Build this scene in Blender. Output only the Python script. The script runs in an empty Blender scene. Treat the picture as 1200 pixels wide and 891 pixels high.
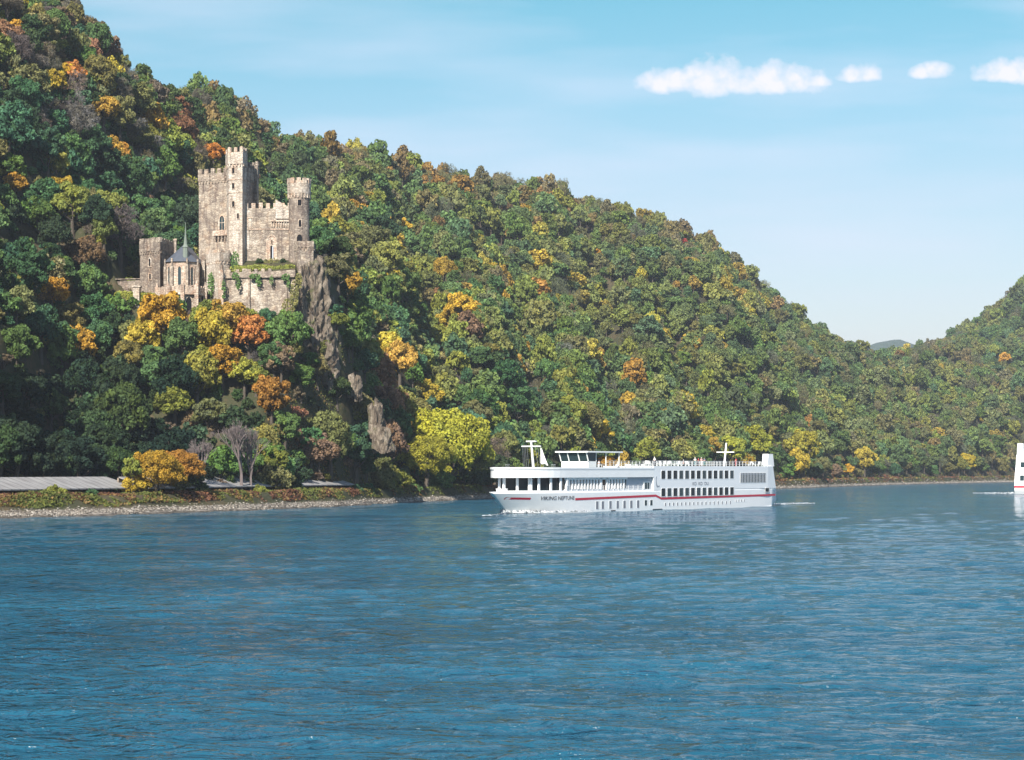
import bpy, math, random
import numpy as np
from mathutils import Vector, Matrix

R = math.radians
scene = bpy.context.scene
COL = scene.collection

# ------------------------------------------------------------------ camera
F = 2500.0            # focal length in pixels of a 1200 px wide frame
CAMH = 8.0            # eye height above the water
HOR = 550.0           # horizon row
cam_d = bpy.data.cameras.new('camera')
cam = bpy.data.objects.new('camera', cam_d)
COL.objects.link(cam)
cam.location = (0, 0, CAMH)
cam.rotation_euler = (R(90), 0, 0)
cam_d.sensor_width = 36
cam_d.lens = 36 * F / 1200
cam_d.shift_y = (HOR - 445.5) / 1200
cam_d.clip_start = 1
cam_d.clip_end = 20000
scene.camera = cam

# ------------------------------------------------------------------ light
SUN_AZ = 17.0         # degrees to the left of straight behind the camera
SUN_EL = 37.0
sun_dir = Vector((-math.sin(R(SUN_AZ)) * math.cos(R(SUN_EL)),
                  -math.cos(R(SUN_AZ)) * math.cos(R(SUN_EL)), math.sin(R(SUN_EL))))
sd = bpy.data.lights.new('sun', 'SUN')
sd.energy = 5.0
sd.angle = R(0.5)
sd.color = (1.0, 0.93, 0.83)
sun = bpy.data.objects.new('sun', sd)
COL.objects.link(sun)
sun.rotation_euler = sun_dir.to_track_quat('Z', 'Y').to_euler()

world = bpy.data.worlds.new('World')
scene.world = world
world.use_nodes = True
wn, wl = world.node_tree.nodes, world.node_tree.links
wn.clear()
w_out = wn.new('ShaderNodeOutputWorld')
w_bg = wn.new('ShaderNodeBackground')
w_bg.inputs['Strength'].default_value = 0.11
sky = wn.new('ShaderNodeTexSky')
sky.sky_type = 'NISHITA'
sky.sun_disc = False
sky.sun_elevation = R(SUN_EL)
sky.sun_rotation = R(180 + SUN_AZ)
sky.air_density = 1.0
sky.dust_density = 0.4
sky.ozone_density = 1.4
wl.new(w_bg.outputs[0], w_out.inputs[0])
w_tc = wn.new('ShaderNodeTexCoord')
w_sep = wn.new('ShaderNodeSeparateXYZ')
wl.new(w_tc.outputs['Generated'], w_sep.inputs[0])


def wmath(op, a, b=None, c=None, clamp=False):
    n = wn.new('ShaderNodeMath'); n.operation = op; n.use_clamp = clamp
    for i, v in enumerate((a, b, c)):
        if v is None:
            continue
        if isinstance(v, (int, float)):
            n.inputs[i].default_value = v
        else:
            wl.new(v, n.inputs[i])
    return n.outputs[0]


def wmix(blend, fac, a, b):
    n = wn.new('ShaderNodeMix'); n.data_type = 'RGBA'; n.blend_type = blend
    for s, v in ((n.inputs[0], fac), (n.inputs[6], a), (n.inputs[7], b)):
        if isinstance(v, (int, float)):
            s.default_value = v
        elif isinstance(v, tuple):
            s.default_value = (*v, 1)
        else:
            wl.new(v, s)
    return n.outputs[2]


# plain elevation tint of the air (haze-pale low down, cyan higher up)
w_ramp = wn.new('ShaderNodeValToRGB')
wl.new(wmath('MULTIPLY', w_sep.outputs[2], 2.0, clamp=True), w_ramp.inputs[0])
cr = w_ramp.color_ramp
SKY_STOPS = [(0.0, (0.84, 0.74, 0.76)), (0.12, (0.84, 0.76, 0.78)), (0.25, (0.79, 0.80, 0.79)), (0.34, (0.62, 0.83, 0.80)), (0.43, (0.44, 0.84, 0.78)), (0.6, (0.38, 0.72, 0.78)), (1.0, (0.42, 0.72, 0.9))]
while len(cr.elements) < len(SKY_STOPS):
    cr.elements.new(0.5)
for e, (p, c) in zip(cr.elements, SKY_STOPS):
    e.position = p; e.color = (*[v / 1.3 for v in c], 1)
w_sc = wmix('MULTIPLY', 1.0, sky.outputs[0], w_ramp.outputs[0])
# az / el as tangent coordinates of the sky ahead (x/y, z/y) drive the clouds
w_ty = wmath('MAXIMUM', w_sep.outputs[1], 0.05)
w_tx = wmath('DIVIDE', w_sep.outputs[0], w_ty)
w_tz = wmath('DIVIDE', w_sep.outputs[2], w_ty)
w_cmb = wn.new('ShaderNodeCombineXYZ')
wl.new(w_tx, w_cmb.inputs[0]); wl.new(w_tz, w_cmb.inputs[1])
w_no = wn.new('ShaderNodeTexNoise'); w_no.inputs['Scale'].default_value = 80; w_no.inputs['Detail'].default_value = 7
w_no.inputs['Roughness'].default_value = 0.6
wl.new(w_cmb.outputs[0], w_no.inputs[0])
w_no2 = wn.new('ShaderNodeTexNoise'); w_no2.inputs['Scale'].default_value = 1.0; w_no2.inputs['Detail'].default_value = 6
w_map = wn.new('ShaderNodeMapping'); w_map.inputs['Scale'].default_value = (4, 26, 1)
w_map.inputs['Rotation'].default_value = (0, 0, 0.1)
wl.new(w_cmb.outputs[0], w_map.inputs[0]); wl.new(w_map.outputs[0], w_no2.inputs[0])


def cloud_mask(px, py, rx, ry):
    cx, cz = (px - 600) / F, (HOR - py) / F
    dx = wmath('DIVIDE', wmath('SUBTRACT', w_tx, cx), rx / F)
    dz = wmath('DIVIDE', wmath('SUBTRACT', w_tz, cz), ry / F)
    dzn = wmath('MULTIPLY', wmath('MINIMUM', dz, 0.0), 2.2)          # flat bases
    dz2 = wmath('ADD', wmath('MAXIMUM', dz, 0.0), dzn)
    r2 = wmath('ADD', wmath('MULTIPLY', dx, dx), wmath('MULTIPLY', dz2, dz2))
    v = wmath('SUBTRACT', 1.0, r2)
    return wmath('MAXIMUM', v, -1.2)


mask = None
for c in ((790, 100, 44, 24), (832, 99, 52, 36), (872, 101, 60, 24), (918, 99, 56, 28), (952, 98, 26, 12), (1000, 91, 24, 14), (1018, 90, 20, 16), (1078, 88, 18, 12), (1100, 87, 24, 15), (1160, 90, 26, 17), (1182, 88, 30, 24), (1215, 88, 50, 34)):
    m = cloud_mask(*c)
    mask = m if mask is None else wmath('MAXIMUM', mask, m)
w_n = wmath('MULTIPLY', wmath('SUBTRACT', w_no.outputs[0], 0.5), 3.0)
w_cl = wmath('MULTIPLY', wmath('ADD', mask, w_n), 1.0, clamp=True)
w_edge = wmath('MULTIPLY', wmath('ADD', mask, 1.0), 1.5, clamp=True)
w_cl = wmath('MULTIPLY', wmath('MULTIPLY', w_cl, w_edge), 0.85)
w_ci = wmath('MULTIPLY', wmath('SUBTRACT', w_no2.outputs[0], 0.42), 2.0, clamp=True)
w_sc = wmix('MIX', wmath('MULTIPLY', w_ci, 0.8), w_sc, (4.6, 4.7, 5.6))
w_sc = wmix('MIX', w_cl, w_sc, (5.5, 5.2, 5.6))
wl.new(w_sc, w_bg.inputs[0])

scene.view_settings.view_transform = 'Standard'
scene.view_settings.look = 'None'
scene.view_settings.exposure = 0.93
HAZE = 0.00010
scene.view_settings.gamma = 1
scene.render.engine = 'CYCLES'
cy = scene.cycles
cy.use_denoising = True
cy.max_bounces = 5
cy.diffuse_bounces = 2
cy.glossy_bounces = 2
cy.transmission_bounces = 4
cy.transparent_max_bounces = 8
cy.volume_bounces = 0
cy.use_adaptive_sampling = True
cy.sample_clamp_direct = 2.2
cy.sample_clamp_indirect = 3.0
cy.caustics_reflective = False
cy.caustics_refractive = False


# ------------------------------------------------------------------ helpers
def P(u, y, d):
    return Vector(((u - 600) / F * d, d, CAMH + (HOR - y) / F * d))


def X(u, d):
    return (u - 600) / F * d


def Z(y, d):
    return CAMH + (HOR - y) / F * d


def hsh(ix, iy, seed):
    n = (ix.astype(np.int64) * 374761393 + iy.astype(np.int64) * 668265263 + seed * 69069) & 0x7fffffff
    n = ((n ^ (n >> 13)) * 1274126177) & 0x7fffffff
    n = n ^ (n >> 16)
    return (n & 0xffff) / 65535.0


def vnoise(x, y, seed=0):
    x = np.asarray(x, float); y = np.asarray(y, float)
    ix, iy = np.floor(x), np.floor(y)
    fx, fy = x - ix, y - iy
    fx = fx * fx * (3 - 2 * fx); fy = fy * fy * (3 - 2 * fy)
    a = hsh(ix, iy, seed); b = hsh(ix + 1, iy, seed)
    c = hsh(ix, iy + 1, seed); d = hsh(ix + 1, iy + 1, seed)
    return (a * (1 - fx) + b * fx) * (1 - fy) + (c * (1 - fx) + d * fx) * fy


def fbm(x, y, seed=0, octv=4):
    s, a, t = 0, 1, 0
    for i in range(octv):
        s = s + a * vnoise(x * 2 ** i, y * 2 ** i, seed + 17 * i); t += a; a *= .5
    return s / t


def sstep(a, b, x):
    t = np.clip((x - a) / (b - a), 0, 1)
    return t * t * (3 - 2 * t)


def np_mesh(name, V, Fc, mats=(), smooth=False, attrs=None):
    me = bpy.data.meshes.new(name)
    V = np.asarray(V, np.float32); Fc = np.asarray(Fc, np.int32)
    k = Fc.shape[1]
    me.vertices.add(len(V)); me.vertices.foreach_set('co', V.ravel())
    me.loops.add(Fc.size); me.loops.foreach_set('vertex_index', Fc.ravel())
    me.polygons.add(len(Fc))
    me.polygons.foreach_set('loop_start', np.arange(len(Fc), dtype=np.int32) * k)
    for m in mats:
        me.materials.append(m)
    me.update(calc_edges=True)
    if smooth:
        me.polygons.foreach_set('use_smooth', np.ones(len(Fc), bool))
    for an, dom, arr in (attrs or ()):
        at = me.attributes.new(an, 'FLOAT', dom)
        at.data.foreach_set('value', np.asarray(arr, np.float32))
    return me


def link(name, me, parent=None, loc=None):
    o = bpy.data.objects.new(name, me)
    COL.objects.link(o)
    if loc is not None:
        o.location = loc
    if parent is not None:
        o.parent = parent
    return o


def tag(o, label=None, cat=None, group=None, kind=None):
    if label: o['label'] = label
    if cat: o['category'] = cat
    if group: o['group'] = group
    if kind: o['kind'] = kind
    return o


def empty(name, loc, rz=0.0):
    o = bpy.data.objects.new(name, None)
    COL.objects.link(o)
    o.location = loc; o.rotation_euler = (0, 0, rz)
    o.empty_display_size = 0.5
    return o


class MB:
    """collects polygons and links them as one mesh object"""
    def __init__(s):
        s.v = []; s.f = []; s.m = []; s.mi = 0; s.M = None

    def add(s, vs, fs):
        b = len(s.v)
        for q in vs:
            q = Vector(q)
            s.v.append(tuple(s.M @ q) if s.M else tuple(q))
        for f in fs:
            s.f.append([b + i for i in f]); s.m.append(s.mi)

    def box(s, x0, x1, y0, y1, z0, z1):
        s.add([(x0, y0, z0), (x1, y0, z0), (x1, y1, z0), (x0, y1, z0), (x0, y0, z1), (x1, y0, z1), (x1, y1, z1), (x0, y1, z1)],
              [(3, 2, 1, 0), (4, 5, 6, 7), (0, 1, 5, 4), (1, 2, 6, 5), (2, 3, 7, 6), (3, 0, 4, 7)])

    def prism(s, poly, z0, z1, top=None):
        """poly: list of (x,y); top: optional other polygon at z1"""
        n = len(poly); t = top or poly
        z0 = z0 if isinstance(z0, (list, tuple)) else [z0] * n
        z1 = z1 if isinstance(z1, (list, tuple)) else [z1] * n
        a = sum(poly[i][0] * poly[(i + 1) % n][1] - poly[(i + 1) % n][0] * poly[i][1] for i in range(n))
        vs = [(p[0], p[1], z) for p, z in zip(poly, z0)] + [(p[0], p[1], z) for p, z in zip(t, z1)]
        fs = [tuple(range(n))[::-1], tuple(range(n, 2 * n))] + [(i, (i + 1) % n, n + (i + 1) % n, n + i) for i in range(n)]
        if a < 0:
            fs = [f[::-1] for f in fs]
        s.add(vs, fs)

    def tube(s, p0, p1, r0, r1=None, n=6):
        p0, p1 = Vector(p0), Vector(p1); r1 = r0 if r1 is None else r1
        d = (p1 - p0)
        if d.length < 1e-6: return
        q = d.to_track_quat('Z', 'Y').to_matrix()
        vs = []
        for p, r in ((p0, r0), (p1, r1)):
            for i in range(n):
                a = 2 * math.pi * i / n
                vs.append(p + q @ Vector((math.cos(a) * r, math.sin(a) * r, 0)))
        s.add(vs, [(i, (i + 1) % n, n + (i + 1) % n, n + i) for i in range(n)] + [tuple(range(n))[::-1], tuple(range(n, 2 * n))])

    def lathe(s, c, prof, n=20):
        """prof: list of (r,z)"""
        vs = []; fs = []
        for r, z in prof:
            for i in range(n):
                a = 2 * math.pi * i / n
                vs.append((c[0] + math.cos(a) * r, c[1] + math.sin(a) * r, z))
        for k in range(len(prof) - 1):
            for i in range(n):
                j = (i + 1) % n
                fs.append((k * n + i, k * n + j, (k + 1) * n + j, (k + 1) * n + i))
        fs.append(tuple(range(n))[::-1]); b = (len(prof) - 1) * n; fs.append(tuple(range(b, b + n)))
        s.add(vs, fs)

    def build(s, name, mats, parent=None, smooth=False):
        me = bpy.data.meshes.new(name)
        me.from_pydata(s.v, [], s.f)
        if not isinstance(mats, (list, tuple)): mats = [mats]
        for m in mats: me.materials.append(m)
        me.polygons.foreach_set('material_index', s.m)
        if smooth: me.polygons.foreach_set('use_smooth', [True] * len(s.f))
        me.update()
        return link(name, me, parent)


# ------------------------------------------------------------------ materials
def newmat(name):
    m = bpy.data.materials.new(name); m.use_nodes = True
    nt = m.node_tree; nt.nodes.clear()
    out = nt.nodes.new('ShaderNodeOutputMaterial')
    return m, nt, out


class NT:
    def __init__(s, nt): s.n, s.l = nt.nodes, nt.links

    def node(s, t, **kw):
        n = s.n.new(t)
        for k, v in kw.items(): setattr(n, k, v)
        return n

    def put(s, sock, v):
        if v is None: return
        if isinstance(v, (int, float)): sock.default_value = v
        elif isinstance(v, tuple):
            sock.default_value = (*v, 1) if sock.type == 'RGBA' and len(v) == 3 else v
        else: s.l.new(v, sock)

    def math(s, op, a, b=None, clamp=False):
        n = s.node('ShaderNodeMath', operation=op); n.use_clamp = clamp
        s.put(n.inputs[0], a); s.put(n.inputs[1], b); return n.outputs[0]

    def mix(s, f, a, b, blend='MIX'):
        n = s.node('ShaderNodeMix', data_type='RGBA', blend_type=blend)
        s.put(n.inputs[0], f); s.put(n.inputs[6], a); s.put(n.inputs[7], b); return n.outputs[2]

    def noise(s, scale, detail=4, vec=None, rough=.55, dist=0):
        n = s.node('ShaderNodeTexNoise'); n.inputs['Scale'].default_value = scale
        n.inputs['Detail'].default_value = detail; n.inputs['Roughness'].default_value = rough
        n.inputs['Distortion'].default_value = dist
        if vec is not None: s.l.new(vec, n.inputs[0])
        return n.outputs[0]

    def ramp(s, f, stops):
        n = s.node('ShaderNodeValToRGB'); e = n.color_ramp.elements
        while len(e) < len(stops): e.new(.5)
        for q, (p, c) in zip(e, stops):
            q.position = p; q.color = (*c, 1) if len(c) == 3 else c
        s.put(n.inputs[0], f); return n.outputs[0]

    def mapping(s, vec, scale=(1, 1, 1), rot=(0, 0, 0)):
        n = s.node('ShaderNodeMapping'); s.l.new(vec, n.inputs[0])
        n.inputs['Scale'].default_value = scale; n.inputs['Rotation'].default_value = rot
        return n.outputs[0]

    def bump(s, h, dist, strength=1.0):
        n = s.node('ShaderNodeBump'); n.inputs['Distance'].default_value = dist; n.inputs['Strength'].default_value = strength
        s.l.new(h, n.inputs['Height']); return n.outputs[0]

    def bsdf(s, out, col, rough=.7, spec=.3, metal=0, normal=None):
        b = s.node('ShaderNodeBsdfPrincipled')
        s.put(b.inputs['Base Color'], col); s.put(b.inputs['Roughness'], rough)
        s.put(b.inputs['Specular IOR Level'], spec); b.inputs['Metallic'].default_value = metal
        if normal is not None: s.l.new(normal, b.inputs['Normal'])
        s.l.new(b.outputs[0], out.inputs[0]); return b


def leaf_mat(name, source):
    m, nt, out = newmat(name); t = NT(nt)
    if source == 'object':
        oi = t.node('ShaderNodeObjectInfo'); tint = oi.outputs['Color']; rnd = oi.outputs['Random']
    else:
        a = t.node('ShaderNodeAttribute', attribute_type='INSTANCER', attribute_name='tint'); tint = a.outputs['Color']
        oi = t.node('ShaderNodeObjectInfo'); rnd = oi.outputs['Random']
    cl = t.node('ShaderNodeAttribute', attribute_type='GEOMETRY', attribute_name='clump').outputs['Fac']
    v = t.math('ADD', t.math('MULTIPLY', cl, 1.1), 0.45)
    c1 = t.mix(1.0, tint, t.mix(0.0, v, v), 'MULTIPLY')
    # a second tint in whole clumps: turning leaves are yellower
    tc = t.node('ShaderNodeTexCoord')
    n = t.noise(2.2, 2, tc.outputs['Object'])
    nn = t.math('MULTIPLY', t.math('SUBTRACT', t.math('ADD', n, t.math('MULTIPLY', rnd, .2)), .55), 3.5, True)
    c2 = t.mix(1.0, c1, (1.25, 1.13, 0.72), 'MULTIPLY')
    c = t.mix(nn, c1, c2)
    d = t.node('ShaderNodeBsdfDiffuse'); t.l.new(c, d.inputs[0])
    tr = t.node('ShaderNodeBsdfTranslucent'); t.l.new(c2, tr.inputs[0])
    mx = t.node('ShaderNodeMixShader'); mx.inputs[0].default_value = .22
    t.l.new(d.outputs[0], mx.inputs[1]); t.l.new(tr.outputs[0], mx.inputs[2])
    t.l.new(mx.outputs[0], out.inputs[0])
    return m


M = {}
M['leaf'] = leaf_mat('leaf', 'object')
M['leaf_mass'] = leaf_mat('leaf_mass', 'instancer')


def simple(name, col, rough=.6, spec=.3, metal=0, var=0.0, scale=3.0, bumpd=0):
    m, nt, out = newmat(name); t = NT(nt)
    c = col; nrm = None
    if var:
        tc = t.node('ShaderNodeTexCoord')
        n = t.noise(scale, 5, tc.outputs['Object'])
        f = t.math('ADD', t.math('MULTIPLY', n, var * 2), 1 - var)
        c = t.mix(1.0, col, t.mix(0.0, f, f), 'MULTIPLY')
        if bumpd: nrm = t.bump(n, bumpd)
    t.bsdf(out, c, rough, spec, metal, nrm)
    M[name] = m
    return m


simple('bark', (.09, .075, .06), .9, .1, var=.3, scale=4)
simple('twig', (.17, .14, .135), .9, .1, var=.3, scale=2)
simple('white_paint', (.86, .86, .85), .35, .5, var=.05, scale=.6)
simple('grey_paint', (.42, .45, .50), .5, .3, var=.08, scale=.6)
simple('deck_green', (.10, .16, .14), .7, .2, var=.1)
simple('grey_white', (.82, .83, .84), .35, .5, var=.05, scale=.5)
simple('red_paint', (.50, .02, .045), .4, .4)
simple('dark_glass', (.006, .012, .016), .12, .25)
simple('mid_glass', (.025, .045, .052), .12, .35)
simple('void', (.01, .01, .012), .8, .1)
simple('letter', (.06, .06, .09), .6, .2)
simple('letter_grey', (.30, .32, .36), .6, .2)
simple('steel', (.35, .36, .38), .4, .5, metal=.6)
simple('canvas', (.85, .85, .83), .8, .1)
simple('orange_cloth', (.75, .30, .03), .8, .1, var=.2, scale=2)
simple('skin', (.55, .33, .24), .6, .3)
simple('slate', (.075, .085, .105), .55, .4, var=.25, scale=3)
simple('copper', (.17, .20, .17), .6, .3, var=.2)
simple('timber', (.09, .05, .03), .7, .2)
simple('iron', (.04, .04, .045), .5, .4)


def mat_stone(name, light, dark, plaster=0.0, pl_col=(.58, .52, .45), bs=1.15):
    m, nt, out = newmat(name); t = NT(nt)
    tc = t.node('ShaderNodeTexCoord'); ob = tc.outputs['Object']
    vo = t.node('ShaderNodeTexVoronoi'); vo.inputs['Scale'].default_value = bs; t.l.new(t.mapping(ob, (1, 1, 1.7)), vo.inputs[0])
    vc = t.node('ShaderNodeSeparateColor'); t.l.new(vo.outputs['Color'], vc.inputs[0])
    big = t.noise(.28, 5, ob, .65)
    str_ = t.noise(.8, 4, t.mapping(ob, (1.6, 1.6, .22)), .6)
    f = t.math('ADD', t.math('MULTIPLY', vc.outputs[0], .8), t.math('MULTIPLY', t.math('SUBTRACT', big, .5), 1.8))
    c = t.mix(t.math('ADD', f, .08, True), dark, light)
    c = t.mix(t.math('MULTIPLY', t.math('SUBTRACT', .54, str_), 3.0, True), c, (.12, .09, .08))
    warm = t.noise(.45, 3, t.mapping(ob, (1.3, 1, 1)))
    c = t.mix(t.math('MULTIPLY', t.math('SUBTRACT', warm, .5), 2.5, True), c, t.mix(1.0, c, (1.18, .98, .82), 'MULTIPLY'))
    if plaster:
        pn = t.noise(.22, 6, ob, .7)
        c = t.mix(t.math('MULTIPLY', t.math('SUBTRACT', pn, 1 - plaster), 9, True), c, pl_col)
    vd = t.node('ShaderNodeTexVoronoi', feature='DISTANCE_TO_EDGE'); vd.inputs['Scale'].default_value = bs
    t.l.new(t.mapping(ob, (1, 1, 1.7)), vd.inputs[0])
    edge = t.math('MULTIPLY', vd.outputs[0], 8, True)
    c = t.mix(edge, t.mix(1.0, c, (.72, .7, .68), 'MULTIPLY'), c)
    fine = t.noise(6, 4, ob, .7)
    h = t.math('ADD', t.math('MULTIPLY', edge, .5), fine)
    t.bsdf(out, c, .92, .1, normal=t.bump(h, .12))
    M[name] = m


mat_stone('stone', (.50, .43, .345), (.22, .18, .15))
mat_stone('stone_dark', (.38, .32, .26), (.17, .14, .12))
mat_stone('stone_pale', (.60, .52, .43), (.38, .32, .26), plaster=.52)
mat_stone('stone_patch', (.49, .42, .335), (.22, .18, .15), plaster=.46, pl_col=(.58, .52, .44))
mat_stone('sandstone', (.62, .54, .44), (.46, .33, .25), plaster=.45, pl_col=(.66, .6, .52))


def mat_rock():
    m, nt, out = newmat('rock'); t = NT(nt)
    tc = t.node('ShaderNodeTexCoord'); ob = tc.outputs['Object']
    a = t.noise(.5, 8, t.mapping(ob, (1.4, 1.4, .5), (.2, .15, 0)), .7)
    b = t.noise(2.2, 6, t.mapping(ob, (1.5, 1.5, .6)), .7)
    c = t.ramp(a, [(.32, (.05, .040, .032)), (.45, (.15, .12, .092)), (.58, (.27, .225, .175)), (.72, (.42, .365, .295))])
    g = t.noise(.35, 5, ob, .6)
    c = t.mix(t.math('MULTIPLY', t.math('SUBTRACT', g, .56), 6, True), c, (.12, .13, .05))
    h = t.math('ADD', a, t.math('MULTIPLY', b, .6))
    t.bsdf(out, c, .9, .15, normal=t.bump(h, .9))
    M['rock'] = m


mat_rock()


def mat_ground():
    m, nt, out = newmat('ground'); t = NT(nt)
    ge = t.node('ShaderNodeNewGeometry'); po = ge.outputs['Position']
    sp = t.node('ShaderNodeSeparateXYZ'); t.l.new(po, sp.inputs[0])
    n1 = t.noise(.05, 6, po, .6); n2 = t.noise(.9, 6, po, .7)
    soil = t.ramp(t.math('ADD', t.math('MULTIPLY', n1, .5), t.math('MULTIPLY', n2, .5)),
                  [(.35, (.035, .045, .02)), (.5, (.055, .055, .03)), (.62, (.10, .075, .045)), (.72, (.06, .08, .025))])
    vo = t.node('ShaderNodeTexVoronoi'); vo.inputs['Scale'].default_value = 1.8; t.l.new(po, vo.inputs[0])
    vs = t.node('ShaderNodeSeparateColor'); t.l.new(vo.outputs['Color'], vs.inputs[0])
    gr = t.ramp(t.math('ADD', t.math('MULTIPLY', vs.outputs[0], .6), t.math('MULTIPLY', n2, .4)),
                [(.2, (.11, .095, .08)), (.5, (.25, .22, .185)), (.8, (.40, .36, .31))])
    wob = t.math('ADD', sp.outputs[2], t.math('MULTIPLY', t.math('SUBTRACT', n2, .5), 1.4))
    f = t.math('MULTIPLY', t.math('SUBTRACT', 1.25, wob), 3, True)
    wet = t.math('MULTIPLY', t.math('SUBTRACT', .35, sp.outputs[2]), 6, True)
    gr = t.mix(wet, gr, t.mix(1.0, gr, (.4, .4, .4), 'MULTIPLY'))
    t.bsdf(out, t.mix(f, soil, gr), .95, .1, normal=t.bump(n2, .25))
    M['ground'] = m


mat_ground()


def mat_water():
    m, nt, out = newmat('water'); t = NT(nt)
    ge = t.node('ShaderNodeNewGeometry'); po = ge.outputs['Position']
    n1 = t.noise(1.0, 2, t.mapping(po, (2.2, 2.6, 1), (0, 0, .12)), .6, .5)
    n2 = t.noise(1.0, 3, t.mapping(po, (.75, 1.05, 1), (0, 0, -.1)), .6, .8)
    n4 = t.noise(1.0, 3, t.mapping(po, (.16, .24, 1), (0, 0, .15)), .6, .8)
    n3 = t.noise(.03, 4, t.mapping(po, (.6, 1.8, 1)), .6, .5)
    pat = t.noise(.12, 3, t.mapping(po, (.6, 1.1, 1)), .6, .5)
    ch = t.math('ADD', .45, t.math('MULTIPLY', pat, 1.2))
    h = t.math('ADD', t.math('MULTIPLY', t.math('ADD', t.math('MULTIPLY', n1, .25), t.math('MULTIPLY', n2, .72)), ch), t.math('MULTIPLY', n4, 1.3))
    gust = t.math('MULTIPLY', t.math('SUBTRACT', n3, .38), 3.2, True)
    col = t.mix(gust, (.009, .060, .102), (.016, .100, .160))
    b = t.bsdf(out, col, .09, .5, normal=t.bump(h, 1.0, 1.0))
    b.inputs['IOR'].default_value = 1.33
    M['water'] = m


mat_water()


def mat_roof():
    m, nt, out = newmat('roof_sheet'); t = NT(nt)
    tc = t.node('ShaderNodeTexCoord'); ob = tc.outputs['Object']
    n = t.noise(.6, 6, t.mapping(ob, (1, .3, 1)), .7)
    w = t.node('ShaderNodeTexWave'); w.inputs['Scale'].default_value = .13; t.l.new(ob, w.inputs[0])
    w.bands_direction = 'X'
    c = t.ramp(n, [(.3, (.19, .18, .18)), (.55, (.29, .285, .28)), (.75, (.37, .36, .35))])
    c = t.mix(t.math('MULTIPLY', t.math('SUBTRACT', w.outputs[1], .93), 14, True), c, (.13, .125, .12))
    t.bsdf(out, c, .8, .2); M['roof_sheet'] = m


mat_roof()


def mat_foam():
    m, nt, out = newmat('foam'); t = NT(nt)
    ge = t.node('ShaderNodeNewGeometry')
    n = t.noise(1.6, 6, ge.outputs['Position'], .75)
    b = t.bsdf(out, (.75, .78, .8), .8, .2, normal=t.bump(n, .5))
    t.l.new(t.math('MULTIPLY', t.math('SUBTRACT', n, .43), 9, True), b.inputs['Alpha'])
    M['foam'] = m


mat_foam()

# ------------------------------------------------------------------ terrain
SH = np.array([(-900, 235), (-300, 295), (0, 346), (60, 356), (150, 375), (300, 417), (400, 458), (500, 526), (600, 590), (700, 655), (800, 735), (900, 850), (950, 909), (1000, 1000), (1050, 1085), (1100, 1170), (1180, 1290), (1300, 1450), (1600, 1800)], float)
SIL = np.array([(-900, -300), (-300, -90), (0, -2), (30, 5), (100, 32), (165, 66), (215, 102), (260, 117), (340, 155), (450, 180), (560, 206), (640, 218), (720, 241), (800, 268), (860, 302), (920, 355), (965, 390), (1000, 402), (1035, 408), (1060, 407), (1100, 400), (1150, 376), (1200, 331), (1300, 230), (1600, 100)], float)
RDP = np.array([(-900, 560), (-300, 600), (0, 690), (200, 740), (240, 800), (340, 860), (450, 930), (560, 1040), (640, 1120), (720, 1200), (800, 1290), (860, 1350), (920, 1420), (1000, 1620), (1060, 1800), (1100, 1850), (1200, 1900), (1600, 2400)], float)


def shoreD(u): return np.interp(u, SH[:, 0], SH[:, 1])
def ridgeD(u): return np.interp(u, RDP[:, 0], RDP[:, 1])


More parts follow.
